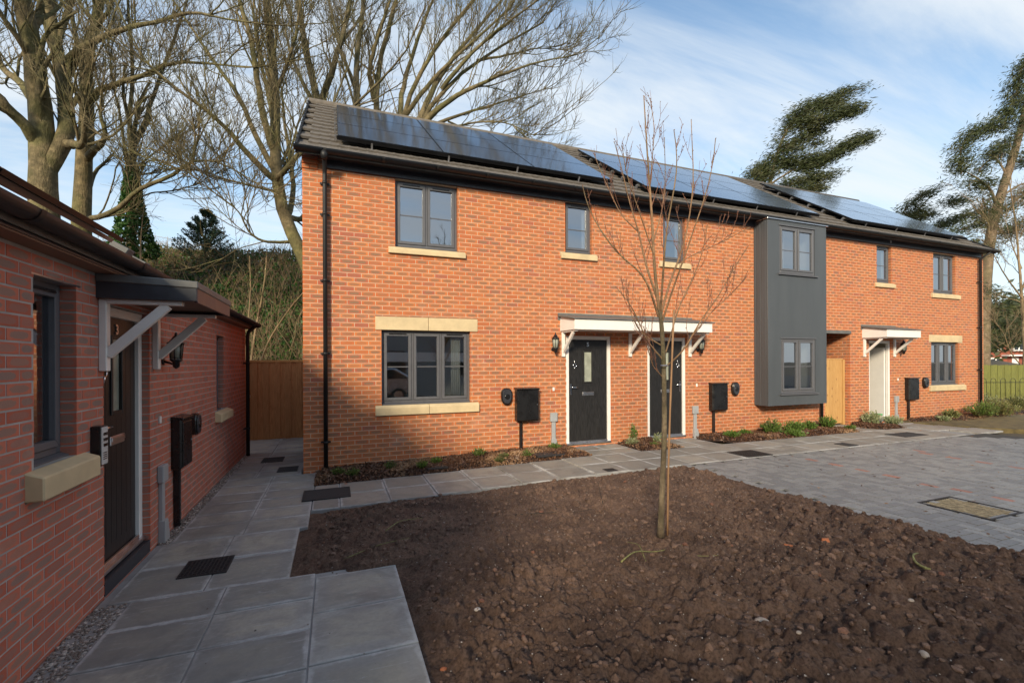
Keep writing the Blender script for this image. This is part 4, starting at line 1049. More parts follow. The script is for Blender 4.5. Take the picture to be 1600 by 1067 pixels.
# gully: recessed ribbed grid full of dirt
gu = MB().box((6.95, -5.34, -.11), (7.54, -4.73, -.098)).build('gully_grid', simple('dirt_filled_grid', (.11, .08, .045), .95, var=.4, scale=30, bump=.6)); tag(gu, 'dirt filled ribbed grid sunk in the grey block paving', 'drain grid')
gg = MB()
for k in range(14): gg.box((6.96+k*.042, -5.33, -.098), (6.975+k*.042, -4.74, -.088))
for k in range(14): gg.box((6.96, -5.32+k*.042, -.098), (7.53, -5.305+k*.042, -.0885))
gg.build('grid_ribs', simple('dirty_grid_rib', (.27, .22, .14), .9, var=.4, scale=20), gu)
gf = MB()
for (a, b, c, d) in ((6.925, 7.565, -5.365, -5.34), (6.925, 7.565, -4.73, -4.705), (6.925, 6.95, -5.34, -4.73), (7.54, 7.565, -5.34, -4.73)): gf.box((a, c, -.1), (b, d, -.08))
gf.build('cover_frame', 'iron', gu)

# ================================================================== SOIL BED
sx0, sx1, sy0, sy1 = .10, 5.745, -7.5, -2.05; dx = .0088
nx = int((sx1-sx0)/dx)+1; ny = int((sy1-sy0)/dx)+1
X, Y = np.meshgrid(np.linspace(sx0, sx1, nx), np.linspace(sy0, sy1, ny), indexing='ij')
# distance to the slab edges (left) and path edge (top)
left = np.where(Y > -2.63, .2, np.where(Y > -3.85, .12, np.where(Y > -3.93, .32, .97)))
dl = X-left; dt = -2.05-Y; dr = sx1-X
edge = np.clip(np.minimum(np.minimum(dl, dt), 1e9)/.5, -.2, 1); edger = np.clip(dr/.25, 0, 1)
rough_amt = .45+.9*np.clip((-(Y)-3.9+(X-3)*.15)/1.8, 0, 1)           # rougher, cloddier towards the camera
H = GZ(X)-.04+.06*edge+.05*(fbm(X*.9, Y*.9, 4, 3)-.5)*1.6+.05*rough_amt*(fbm(X*4, Y*4, 4, 9)-.5)
H += .035*rough_amt*np.abs(fbm(X*11, Y*11, 3, 21)-.5)*2+.030*(fbm(X*34, Y*34, 3, 33)-.5)*rough_amt+.008*(fbm(X*60, Y*60, 2, 37)-.5)
H -= .02*(1-edger)*0
H += .03*np.exp(-((X-5.2)/.35)**2)*np.clip((-Y-4)/1.5, 0, 1)
add = np.zeros_like(H); rs = np.random.default_rng(5)
for _ in range(24000):
    cxx = rs.uniform(sx0, sx1); cyy = rs.uniform(sy0, sy1)
    ra = .45+.9*min(1, max(0, (-cyy-3.9+(cxx-3)*.15)/1.8))
    if rs.random() > ra: continue
    r0 = (.008+.036*rs.random()**3.2)*(.75+.5*ra); 
    if rs.random() < .025*ra: r0 *= 1.9
    i0 = int((cxx-r0*1.5-sx0)/dx); i1 = int((cxx+r0*1.5-sx0)/dx)+2; j0 = int((cyy-r0*1.5-sy0)/dx); j1 = int((cyy+r0*1.5-sy0)/dx)+2
    i0, j0 = max(i0, 0), max(j0, 0)
    if i1 <= i0 or j1 <= j0: continue
    xs2 = X[i0:i1, j0:j1]-cxx; ys2 = Y[i0:i1, j0:j1]-cyy; an = rs.uniform(0, PI); st = rs.uniform(.65, 1)
    u_ = xs2*math.cos(an)+ys2*math.sin(an); v_ = (-xs2*math.sin(an)+ys2*math.cos(an))/st
    d2 = (np.abs(u_)**2.3+np.abs(v_)**2.3)/(r0**2.3); hgt = r0*rs.uniform(.6, 1.15)*np.sqrt(np.clip(1-d2, 0, 1))
    add[i0:i1, j0:j1] = np.maximum(add[i0:i1, j0:j1], hgt+.2*add[i0:i1, j0:j1])
H += add*np.clip(edge*2.5+.2, 0, 1)
H = np.where(dl < .02, np.minimum(H, -.185), H); H = np.where(dt < .02, np.minimum(H, GZ(X)-.012), H)
V = np.stack([X, Y, H], -1).reshape(-1, 3); idx = np.arange(nx*ny).reshape(nx, ny)
F = np.stack([idx[:-1, :-1], idx[1:, :-1], idx[1:, 1:], idx[:-1, 1:]], -1).reshape(-1, 4)
link('soil_bed', np_mesh('soil_bed', V, F, ['soil']), kind='structure')
def soilz(x, y): 
    i = min(max(int((x-sx0)/dx), 0), nx-1); j = min(max(int((y-sy0)/dx), 0), ny-1); return float(H[i, j])
# loose clods, joined
ICO = None
def ico_lump(sub=1):
    import bmesh
    b = bmesh.new(); bmesh.ops.create_icosphere(b, subdivisions=sub, radius=1); v = np.array([q.co[:] for q in b.verts]); f = np.array([[q.index for q in p.verts] for p in b.faces]); b.free(); return v, f
IV, IF = ico_lump(1); IV2, IF2 = ico_lump(2)
def lumps(cs, rs_, flat=.7):
    n = len(cs); V = np.repeat(IV[None], n, 0)*(1+.34*(RNG.random((n, len(IV), 1))-.5)*2); s = RNG.uniform(.7, 1.2, (n, 1, 3)); s[..., 2] *= flat; V = V*s*rs_[:, None, None]+cs[:, None]
    F = IF[None]+(np.arange(n)*len(IV))[:, None, None]; return V.reshape(-1, 3), F.reshape(-1, 3)
n = 15000; cx_ = RNG.uniform(.3, 5.72, n); cy_ = sy0+.3+(RNG.random(n)**.9)*(sy1-sy0-.35); keep = (cx_ > np.where(cy_ > -3.9, .25, 1.02)); cx_, cy_ = cx_[keep], cy_[keep]
ra = .35+.9*np.clip((-cy_-3.9+(cx_-3)*.15)/1.8, 0, 1); keep = RNG.random(len(cx_)) < ra; cx_, cy_ = cx_[keep], cy_[keep]
rr_ = .004+.026*RNG.random(len(cx_))**4; cz = np.array([soilz(a, b) for a, b in zip(cx_, cy_)])+rr_*.3
Vv, Ff = lumps(np.stack([cx_, cy_, cz], 1), rr_)
link('soil_clods', np_mesh('soil_clods', Vv, Ff, ['clod'], smooth=False), kind='stuff')
# grit flecks
n = 2600; cx_ = RNG.uniform(.35, 5.7, n); cy_ = RNG.uniform(sy0+.5, sy1-.05, n); keep = (cx_ > np.where(cy_ > -3.9, .25, 1.05)); cx_, cy_ = cx_[keep], cy_[keep]
cz = np.array([soilz(a, b) for a, b in zip(cx_, cy_)])+.002; Vv, Ff = lumps(np.stack([cx_, cy_, cz], 1), .002+.004*RNG.random(len(cx_))**2)
link('soil_grit', np_mesh('soil_grit', Vv, Ff, ['gravelp'], smooth=False), kind='stuff')
# stones one can pick out
def stone(x, y, r, mat, label, cat='stone', sq=(1.2, .9, .6), rot=0, name='stone'):
    v = IV2*(1+.10*(RNG.random((len(IV2), 1))-.5))*np.array(sq)*r; c, s = math.cos(rot), math.sin(rot); v = v @ np.array([[c, s, 0], [-s, c, 0], [0, 0, 1]])
    o = link(name, np_mesh(name, v, IF2, [mat], smooth=True), loc=(x, y, soilz(x, y)+r*.25)); tag(o, label, cat); return o
stone(3.01, -5.90, .045, 'pebble', 'large pale oval stone half sunk in the soil at the lower middle'); stone(3.57, -6.48, .028, 'pebble', 'small rounded tan stone near the bottom right edge of the soil', rot=.7)
stone(3.98, -6.2, .018, 'pebble', 'pinkish round pebble right of the large pale stone'); stone(1.38, -5.04, .020, 'gravelp', 'whitish angular stone near the paving corner slabs'); stone(1.06, -5.42, .018, 'brickbit', 'reddish brown pebble close to the nearest slab edge')
stone(2.93, -5.6, .016, 'pebble', 'small pale pebble just behind the large oval stone'); stone(3.08, -6.1, .016, 'pebble', 'smooth buff pebble just in front of the large oval stone')
def chunk(x, y, s_, label):
    v = np.array([(-1, -.6, -.4), (1, -.7, -.4), (.9, .7, -.4), (-.8, .6, -.4), (-.8, -.5, .5), (.7, -.6, .35), (.8, .5, .5), (-.6, .5, .3)])*s_
    o = link('brick_fragment', np_mesh('brick_fragment', v, np.array(BOXF), ['brickbit'], smooth=False), loc=(x, y, soilz(x, y)+s_*.35)); tag(o, label, 'brick fragment'); o.rotation_euler = (.2, .1, random.uniform(0, 3))
chunk(4.29, -5.09, .034, 'darker red brick fragment, left of the two lying on the soil'); chunk(4.62, -5.2, .036, 'orange brick fragment, right of the two lying on the soil')
def stick(pts, r, mat, label, cat='stick', K=12):
    P = resample([(x, y, soilz(x, y)+.012+dz) for x, y, dz in pts], K); o = MB().tube([tuple(p) for p in P], list(np.linspace(r, r*.4, K)), 6).build('fallen_stick', mat); tag(o, label, cat); return o
stick([(2.35, -3.25, 0), (2.7, -3.42, .01), (3.05, -3.50, 0), (3.22, -3.47, 0)], .006, 'darktwig', 'long thin black stick lying left of the young tree')
stick([(3.45, -3.35, .0), (3.55, -3.12, .05), (3.63, -2.95, .09)], .006, 'darktwig', 'short dark stick poking up out of the soil behind the young tree')
stick([(2.62, -4.93, 0), (2.82, -4.83, .03), (3.05, -4.80, .02), (3.35, -4.80, 0)], .007, 'yellow', 'bent green yellow stick in front of the young tree')
stick([(2.88, -4.90, .0), (2.95, -4.72, .05), (2.9, -4.6, .02)], .004, 'yellow', 'short forked twig crossing the bent green stick')
stick([(.55, -3.72, 0), (.85, -3.60, .01), (1.15, -3.52, 0)], .005, 'yellow', 'thin yellowish stick lying beside the nearest slabs')
stick([(.95, -3.25, 0), (1.1, -3.12, .01), (1.35, -3.05, 0)], .005, 'yellow', 'thin yellowish stick lying by the path, further back of the two')
stick([(4.74, -5.92, .0), (4.76, -5.82, .045), (4.86, -5.74, .05), (4.98, -5.72, .02)], .013, 'yellow', 'curled green mossy stick standing out of the clods at the right', K=10)
stick([(3.25, -4.98, .0), (3.4, -5.0, .01), (3.5, -5.06, 0)], .004, 'yellow', 'tiny yellow green twig right of the bent stick')

# gravel strips against the bungalow
def gravel(name, x0, x1, y0, y1, n, z, label=None):
    c = np.stack([RNG.uniform(x0, x1, n), RNG.uniform(y0, y1, n), z+RNG.uniform(-.008, .012, n)], 1); r_ = RNG.uniform(.006, .014, n); V_, F_ = lumps(c, r_)
    mi = (RNG.random(n) < .3).astype(int).repeat(len(IF)); link(name, np_mesh(name, V_, F_, ['gravel', 'gravelp'], mi, smooth=False), kind='stuff')
gravel('gravel', -1.155, -.955, -6.5, -3.86, 4200, -.185); gravel('gravel', -1.155, -1.05, -2.62, 2.0, 3200, -.18)
MB().box((-1.2, -8, -.3), (-.9, 2.2, -.19)).build('gravel_base', 'ground', kind='structure')

# ================================================================== MULCH BEDS AND PLANTS
beds = [[(.19, -.885), (4.80, -.885), (4.80, .03), (.19, .03)], [(5.86, .03), (6.05, -.885), (6.87, -.885), (6.87, .03)], [(7.82, .03), (8.55, -.885), (12.11, -.885), (12.11, .03)],
        [(13.12, .03), (12.75, -.45), (13.05, -.885), (13.87, -.885), (13.87, .03)], [(15.0, -.01), (15.1, -.5), (17.0, -.75), (19.3, -.6), (22, -.9), (24.5, 0), (25, 2.5), (21, 3.0), (19.4, 1.0), (19.4, -.01)]]
def inpoly(px, py, poly):
    ins = np.zeros(len(px), bool); n = len(poly)
    for i in range(n):
        x1, y1 = poly[i]; x2, y2 = poly[(i+1) % n]; c = ((y1 > py) != (y2 > py)) & (px < (x2-x1)*(py-y1)/(y2-y1+1e-12)+x1); ins ^= c
    return ins
for bi, poly in enumerate(beds):
    pa = np.array(poly); st = .04 if bi < 4 else .1; x0, y0 = pa.min(0)-2*st; x1, y1 = pa.max(0)+2*st
    gx = np.arange(x0, x1, st); gy = np.arange(y0, y1+st*.5, st); XX, YY = np.meshgrid(gx, gy, indexing='ij'); px, py = XX.ravel(), YY.ravel(); ins = inpoly(px, py, poly).reshape(XX.shape)
    ef = np.zeros_like(XX)
    t_ = ins.copy()
    for s_ in range(4):
        e_ = t_.copy(); e_[1:] &= t_[:-1]; e_[:-1] &= t_[1:]; e_[:, 1:] &= t_[:, :-1]; t_ = e_; ef += t_
    hump = ef/4
    HH = np.where(ef > 0, GZ(XX)-.012+.045*hump, GZ(XX)-.035)+0*hump+.05*hump*(fbm(XX*4, YY*4, 3, 50+bi))+.03*(fbm(XX*15, YY*15, 2, 70)-.5)*hump
    idx = np.arange(XX.size).reshape(XX.shape); cell = ins[:-1, :-1] | ins[1:, :-1] | ins[:-1, 1:] | ins[1:, 1:]
    Fq = np.stack([idx[:-1, :-1], idx[1:, :-1], idx[1:, 1:], idx[:-1, 1:]], -1)[cell]
    link('mulch_bed', np_mesh('mulch_bed', np.stack([XX, YY, HH], -1).reshape(-1, 3), Fq, ['mulchbase']), kind='structure')
    area = ins.sum()*st*st; n = int(area*(1500 if bi < 4 else 500)); px = RNG.uniform(x0, x1, n*2); py = RNG.uniform(y0, y1, n*2); k_ = inpoly(px, py, poly); px, py = px[k_], py[k_]
    ii = np.clip(((px-x0)/st).astype(int), 0, XX.shape[0]-2); jj = np.clip(((py-y0)/st).astype(int), 0, XX.shape[1]-2); HC = np.maximum(np.maximum(HH[ii, jj], HH[ii+1, jj]), np.maximum(HH[ii, jj+1], HH[ii+1, jj+1]))
    c = np.stack([px, py, HC+RNG.uniform(-.006, .016, len(px))], 1); V_, F_ = leaf_quads(c, RNG.uniform(.014, .035, len(px)), aspect=2.1)
    link('mulch_chips', np_mesh('mulch_chips', V_, F_, ['mulch'], smooth=False), kind='stuff')
def plant(x, y, h, w_, mat, label, cat='plant', n=None, kind='tuft', name='small_plant', z=None):
    z = gz(x)+.03 if z is None else z; o = empty(name, (x, y, z), label, cat)
    ns = n or int(22+w_*90); ang = RNG.uniform(0, 2*PI, ns); sp_ = RNG.uniform(.1, 1, ns)**.7; top = np.stack([np.cos(ang)*sp_*w_/2, np.sin(ang)*sp_*w_/2, h*(1-.45*sp_**2)*RNG.uniform(.6, 1, ns)], 1)
    base = top*np.array([.15, .15, 0]); mid = (top+base)/2+np.array([0, 0, 1])*h*.08; P = np.stack([base, mid, top], 1); Vs, Fs = tubes_np(P, np.full((ns, 3), .0022)*np.array([1.3, 1, .6]), 3)
    link('stem', np_mesh('stem', Vs, Fs, ['scrub']), o)
    m_ = 9 if kind == 'tuft' else 14; t_ = RNG.uniform(.25, 1.05, (ns, m_, 1)); c = P[:, None, 0]*(1-t_)+P[:, None, 2]*t_+RNG.normal(size=(ns, m_, 3))*.012*(1 if kind == 'tuft' else 2)
    c = c.reshape(-1, 3); V_, F_ = leaf_quads(c, RNG.uniform(.010, .022, len(c))*(1 if kind == 'tuft' else 1.7), dirs=unit(c)+np.array([0, 0, .6]), aspect=1.9); link('foliage', np_mesh('foliage', V_, F_, [mat], smooth=False), o); return o
PL = [(.52, -.52, .11, .22, 'green', 'feathery green tuft nearest the black downpipe'), (.72, -.68, .12, .24, 'green', 'low green tuft second from the black downpipe in the mulch'),
      (1.30, -.50, .15, .22, 'green', 'bushy green tuft left of the centre of the mulch bed under the wide window'), (1.78, -.66, .13, .20, 'green', 'green tuft beside the path edge below the wide window'),
      (2.05, -.42, .10, .22, 'green', 'low green tuft nearer the wall below the wide window'), (2.85, -.25, .17, .3, 'green', 'darker spread green tuft below the right end of the wide window'),
      (3.18, -.60, .10, .22, 'green', 'low green tuft in the leaf litter before the black meter box'), (3.62, -.66, .13, .20, 'green', 'green tuft by the path edge before the pole of the meter box'),
      (4.35, -.25, .12, .26, 'green', 'green tuft at the foot of the grey cable duct by door 5'), (3.05, -.78, .08, .18, 'green', 'small green sprig at the very path edge left of door 5')]
for p in PL: plant(*p, z=gz(p[0])+.05)
plant(6.15, -.22, .42, .20, 'green', 'upright leafy shrub between the two black doors', 'shrub', n=9, kind='s', name='shrub'); plant(6.62, -.40, .26, .24, 'sage', 'grey green shrub behind the young tree beside the right door', 'shrub', n=10, kind='s', name='shrub')
plant(6.05, -.30, .14, .3, 'sage', 'pale low rosette at the foot of the upright shrub', 'plant'); plant(6.35, -.62, .07, .2, 'green', 'tiny green sprig at the front of the bed between the doors')
for x, y, h, w_, l in ((8.55, -.45, .12, .35, 'low green clump at the left end of the bed under the bay'), (9.05, -.35, .10, .3, 'faint green sprig left of the bay corner'), (9.75, -.45, .34, .55, 'bright green bush under the left half of the bay'),
                    (10.4, -.5, .30, .5, 'bright green bush under the middle of the bay'), (10.0, -.75, .12, .5, 'low green spread in front of the bushes under the bay'), (11.0, -.4, .24, .35, 'green bush left of the bay downpipe'),
                    (11.75, -.35, .32, .40, 'bright green bush against the downpipe by the gate'), (12.0, -.7, .10, .2, 'small green sprig at the gate end of the bed')): plant(x, y, h, w_, 'green', l, 'shrub', kind='s', name='shrub')
plant(13.55, -.25, .38, .5, 'sage', 'grey green shrub before the open doorway', 'shrub', kind='s', name='shrub'); plant(13.9, -.55, .25, .45, 'sage', 'second grey green shrub at the corner of the little bed by the open door', 'shrub', kind='s', name='shrub')
for x, y, h, w_, mt, l in ((16.9, -.35, .28, .4, 'olive', 'small round green shrub below the far lower window'), (18.1, -.5, .5, .8, 'green', 'dark green bush left of the far downpipe'), (18.9, -.6, .55, .8, 'olive', 'olive bush right against the far corner of the house'),
                          (19.9, .2, .6, 1.0, 'olive', 'yellow green bush just past the corner of the house'), (20.8, .6, .55, 1.1, 'sage', 'pale variegated bush before the hoop railings'), (21.8, .2, .5, 1.1, 'olive', 'brown green bush before the hoop railings, middle'),
                          (22.9, .0, .55, 1.2, 'sage', 'pale bush before the railings at the frame edge'), (21.2, 1.6, .9, 1.2, 'olive', 'taller hedge plant close to the railings behind the others'), (16.2, -.5, .12, .3, 'sage', 'low sprig beside the far meter box')):
    plant(x, y, h, w_, mt, l, 'shrub', n=int(50+60*w_), kind='s', name='shrub')
# paint tub by the open door
tb = MB().lathe([(.09, 0), (.105, .24), (.108, .245)], (14.02, -.12, -.085), 14).build('paint_tub', simple('white_plastic_tub', (.6, .6, .6), .4)); tag(tb, 'white paint tub with a green rim by the open door', 'tub')
MB().lathe([(.112, .235), (.112, .262), (.10, .265)], (14.02, -.12, -.085), 14).build('tub_rim', simple('green_plastic', (.08, .45, .15), .4), tb)
# scattered leaves and twigs on the paving
for x, y, s_, l in ((.62, -.95, .03, 'small orange leaf on the path edge by the dark cover'), (5.2, -.35, .03, 'dry brown leaf on the threshold slab of door 5'), (5.75, -.62, .03, 'brown leaf on the slabs before the gap between the doors'), (13.6, -1.3, .03, 'orange leaf on the far path')):
    o = link('fallen_leaf', np_mesh('fallen_leaf', *[np.array([(-1, 0, .1), (0, -.6, 0), (1, 0, .15), (0, .6, .05)])*s_, np.array([[0, 1, 2, 3]])], ['orange'], smooth=False), loc=(x, y, gz(x)+.008)); tag(o, l, 'leaf')
n = 170; px = RNG.uniform(-1.0, .9, n); py = -6.5+10*RNG.random(n); k_ = px < np.where(py > -2.6, .15, np.where(py > -3.85, .1, .9)); px, py = px[k_], py[k_]; V_, F_ = lumps(np.stack([px, py, np.full(len(px), -.168)], 1), .0025+.006*RNG.random(len(px))**4)
link('path_grit', np_mesh('path_grit', V_, F_, ['gravel'], smooth=False), kind='stuff')
n = 260; px = RNG.uniform(5.9, 14, n); py = RNG.uniform(-8, -2.1, n); V_, F_ = leaf_quads(np.stack([px, py, np.full(n, -.078)], 1), RNG.uniform(.008, .022, n), dirs=np.stack([np.cos(px*9), np.sin(px*9), np.zeros(n)], 1), aspect=3.5); V_[:, 2] = np.clip(V_[:, 2], -.083, -.07)
link('paving_litter', np_mesh('paving_litter', V_, F_, ['mulch'], smooth=False), kind='stuff')

# ================================================================== FENCES, GATE, RAILING
fe = empty('board_fence', (-.8, 3.95, -.17), 'brown vertical board fence closing the alley between the two buildings', 'fence')
x = -1.75; rnd = random.Random(3); k = 0
while x < -.02:
    wdt = .118+rnd.uniform(-.006, .006); d_ = .014 if k % 2 else 0
    MB().box((-wdt/2, 0, 0), (wdt/2, .016, 1.79)).build('board', 'fence', fe, loc=(x+wdt/2+.8, -.05+d_, rnd.uniform(.0, .008)), bevel=.003); x += wdt-.004; k += 1
MB().box((-1.0, -.062, 1.79), (.78, .03, 1.84)).build('rail_cap', 'gate', fe, bevel=.003)
for z in (.3, 1.4): MB().box((-1.0, .0, z), (.78, .05, z+.07)).build('rail', 'fence', fe)
MB().box((-.55, -.055, .98), (-.535, -.045, 1.05)).build('latch', 'alu', fe)
MB().box((-.58, -.06, .97), (-.55, -.052, 1.08)).build('latch_plate', 'alu', fe)
ga = empty('timber_gate', (12.6, .14, -.09), 'light orange timber board gate in the passage beside the bay', 'gate')
for k in range(7): MB().box((0, 0, .04), (.118, .02, 1.72)).build('board', 'gate', ga, loc=(-.44+k*.122, .0, 0))
MB().box((.42, -.03, 0), (.49, .06, 1.72)).build('gate_post', 'gate', ga, bevel=.004)
MB().box((-.44, -.012, 1.725), (.42, .03, 1.745)).build('gate_cap', 'gate', ga)
dirv = np.array([.933, -.36]); P0 = np.array([26.4, 3.4])
fg = empty('board_fence', (28, 2.8, -.1), 'yellow green stained board fence past the right end of the house', 'fence')
for k in range(-4, 34):
    p = P0+dirv*k*.15; o = MB().box((-.08, -.01, 0), (.08, .012, 1.48+.01*math.sin(k*2.1))).build('board', 'fencegreen', fg, loc=(p[0]-28, p[1]-2.8, .0)); o.rotation_euler = (0, 0, -TH); o.location.y += .014*(k % 2)
hr = empty('hoop_railing', (25, 2, -.1), 'black bow topped metal railing in front of the green fence', 'railing')
Q0 = np.array([24.4, 2.45]); hp = MB().tube([(-.105, 0, 0), (-.105, 0, .86)]+[(-.105*math.cos(t), 0, .86+.105*math.sin(t)) for t in np.linspace(.3, PI-.3, 7)]+[(.105, 0, .86), (.105, 0, 0)], .009, 5).mesh('hoop', 'black')
for k in range(-4, 9):
    p = Q0+dirv*k*.39; o = bpy.data.objects.new('hoop', hp); C.objects.link(o); o.parent = hr; o.location = (p[0]-25, p[1]-2, 0); o.rotation_euler = (0, 0, -TH)
for z in (.12, .80):
    a, b = Q0+dirv*-1.8, Q0+dirv*3.6; MB().tube([(a[0]-25, a[1]-2, z), (b[0]-25, b[1]-2, z)], .012, 5).build('rail', 'black', hr)

# ================================================================== YOUNG TREE
def A(*pts): return [at(x, y, D) for x, y, D in pts]
yt = empty('young_tree', at(1033, 830, 4.3), 'slim leafless young tree with a bamboo cane planted in the soil', 'tree')
base = Vector(yt.location)
TB_ = {'r': []}
def loc_(P): return P-np.array(base)
tr = resample(A((1032, 838, 4.3), (1035, 760, 4.3), (1038, 690, 4.3), (1038, 620, 4.3), (1037, 560, 4.3), (1034, 510, 4.3), (1031, 484, 4.3)), 26)
trad = np.interp(np.linspace(0, 1, 26), [0, .04, .1, .6, 1], [.038, .032, .028, .023, .019])*(1+.05*np.sin(np.arange(26)*2.3))
mt_ = MB().tube([tuple(loc_(p)) for p in tr], list(trad), 12); mt_.build('trunk', 'youngbark', yt)
br_defs = [
 (A((1031, 490, 4.3), (1024, 440, 4.32), (1021, 390, 4.34), (1019, 340, 4.36), (1015, 290, 4.38), (1012, 250, 4.4), (1009, 200, 4.4), (1006, 150, 4.4)), .019),
 (A((1029, 495, 4.3), (1017, 457, 4.2), (1007, 427, 4.15), (980, 410, 4.1), (960, 392, 4.05), (940, 362, 4.0), (920, 332, 4.0), (910, 290, 4.0)), .013),
 (A((1028, 470, 4.3), (1005, 402, 4.5), (1000, 365, 4.55), (982, 315, 4.6), (975, 277, 4.6), (965, 240, 4.62), (960, 222, 4.62)), .013),
 (A((1000, 365, 4.55), (970, 337, 4.7), (952, 297, 4.75), (937, 265, 4.8), (928, 240, 4.8)), .008),
 (A((1022, 400, 4.33), (990, 305, 4.2), (978, 270, 4.15), (972, 228, 4.1)), .008),
 (A((1032, 490, 4.3), (1037, 415, 4.1), (1040, 365, 4.05), (1047, 327, 4.0), (1055, 290, 4.0), (1060, 250, 4.0), (1053, 203, 4.0)), .013),
 (A((1033, 492, 4.3), (1047, 435, 4.4), (1060, 410, 4.5), (1070, 380, 4.55), (1077, 340, 4.6), (1085, 290, 4.6), (1082, 240, 4.62), (1080, 187, 4.65)), .013),
 (A((1034, 505, 4.3), (1055, 440, 4.2), (1070, 402, 4.1), (1090, 340, 4.05), (1105, 302, 4.0), (1117, 240, 4.0), (1118, 217, 4.0)), .011),
 (A((1036, 562, 4.3), (1012, 535, 4.25), (997, 500, 4.2), (985, 475, 4.15), (972, 460, 4.1), (962, 448, 4.1)), .010),
 (A((1037, 575, 4.3), (1060, 560, 4.25), (1080, 530, 4.2), (1095, 497, 4.15), (1120, 470, 4.1), (1140, 430, 4.1), (1170, 383, 4.1)), .010),
 (A((1085, 520, 4.18), (1112, 487, 4.2), (1140, 462, 4.25), (1166, 434, 4.3)), .006),
 (A((1037, 560, 4.3), (1050, 520, 4.45), (1057, 487, 4.5), (1075, 450, 4.6), (1090, 420, 4.6), (1102, 380, 4.65), (1105, 352, 4.65)), .010),
 (A((1060, 412, 4.5), (1085, 397, 4.6), (1115, 385, 4.7), (1140, 372, 4.75), (1172, 355, 4.8)), .006),
 (A((1034, 540, 4.3), (1000, 520, 4.5), (985, 490, 4.6), (980, 452, 4.65)), .008),
 (A((1020, 380, 4.34), (1035, 330, 4.45), (1040, 280, 4.5), (1038, 215, 4.5)), .008),
 (A((1015, 300, 4.38), (1019, 250, 4.45), (1023, 200, 4.5), (1016, 155, 4.5)), .007),
 (A((1036, 590, 4.3), (1020, 572, 4.2), (1012, 545, 4.15)), .006),
]
K = 14; Pm = np.stack([resample(p, K) for p, r in br_defs]); Rm_ = np.stack([r*.88*np.linspace(1, .28, K) for p, r in br_defs])
P1, R1 = grow(Pm, Rm_, 7, .42, K=7, spread=.45, up=.45, wig=.13, rk=.6, tmin=.2, tmax=.92, rmin=.0026); P2, R2 = grow(P1, R1, 2, .16, K=5, spread=.55, up=.4, wig=.1, rk=.7, rmin=.002)
Rm_ = np.maximum(Rm_, .0034)
Vv, Ff = join_np([tubes_np(loc_(Pm), Rm_, 7)]); link('branches', np_mesh('branches', Vv, Ff, ['youngtwig']), yt)
# buds: little swellings along the twigs
bc = np.concatenate([P1[:, 1:].reshape(-1, 3), Pm[:, 5:].reshape(-1, 3)]); bc = bc+RNG.normal(size=bc.shape)*.003
Vv, Ff = join_np([tubes_np(loc_(P1), np.maximum(R1, .0022), 4), tubes_np(loc_(P2), np.maximum(R2, .0018), 4)]); link('twigs', np_mesh('twigs', Vv, Ff, ['twig']), yt, kind='stuff')
Vv, Ff = lumps(loc_(bc), RNG.uniform(.003, .0055, len(bc)), flat=1.5); link('buds', np_mesh('buds', Vv, Ff, ['twig']), yt, kind='stuff')
cane = MB(); cp = resample(A((1043, 836, 4.22), (1044, 740, 4.2), (1047, 640, 4.2), (1050, 560, 4.2), (1053, 484, 4.2)), 15)
cane.tube([tuple(p) for p in cp], [.0085+(.0015 if k % 3 == 0 else 0) for k in range(15)], 8); cn = cane.build('bamboo_cane', simple('bamboo', (.30, .17, .085), .5)); tag(cn, 'thin brown cane standing beside the young tree trunk', 'cane')
tie = MB()
for y_ in (571,): 
    c0 = at(1038, y_, 4.26); tie.tube([tuple(c0+.032*(RT*math.cos(t)+FW*math.sin(t))) for t in np.linspace(0, 2*PI, 13)], .004, 5)
tag(tie.build('tree_tie', simple('blue_grey_tie', (.25, .28, .4), .5)), 'thin blue grey tie holding the young tree to its cane', 'tie')

# ================================================================== BANK AND BACKGROUND TREES
def bankz(x, y):
    s = np.clip((y-6.5+.10*(x+2))/11.0, 0, 1); return -.2+6.75*(s*s*(3-2*s))*np.clip(1-(x-4)*.035, .3, 1)+.25*(fbm(np.asarray(x)*.5+40, np.asarray(y)*.5+40, 3, 77)-.5)
gx, gy = np.meshgrid(np.linspace(-40, 45, 120), np.linspace(6, 60, 90), indexing='ij'); gzv = bankz(gx, gy); idx = np.arange(gx.size).reshape(gx.shape)
link('bank', np_mesh('bank', np.stack([gx, gy, gzv], -1).reshape(-1, 3), np.stack([idx[:-1, :-1], idx[1:, :-1], idx[1:, 1:], idx[:-1, 1:]], -1).reshape(-1, 4), ['ground']), kind='structure')
# ivy and bramble cover
n = 75000; px = RNG.uniform(-12, 1.5, n); py = RNG.uniform(6.6, 19, n); s_ = (py-6.5)/11; pz = bankz(px, py)+RNG.uniform(0, .55, n)*(.6+.8*fbm(px*1.3, py*1.3, 3, 5))
m_ = (RNG.random(n) > np.clip((s_-.42)*2.2, 0, .75)); c = np.stack([px, py, pz], 1)
V_, F_ = leaf_quads(c[m_], RNG.uniform(.06, .13, m_.sum()), aspect=1.2); link('ivy_cover', np_mesh('ivy_cover', V_, F_, ['ivy'], smooth=False), kind='stuff')
c2 = c[~m_][::2]; V_, F_ = leaf_quads(c2, RNG.uniform(.04, .10, len(c2)), aspect=1.5); link('bramble_cover', np_mesh('bramble_cover', V_, F_, ['bramble'], smooth=False), kind='stuff')
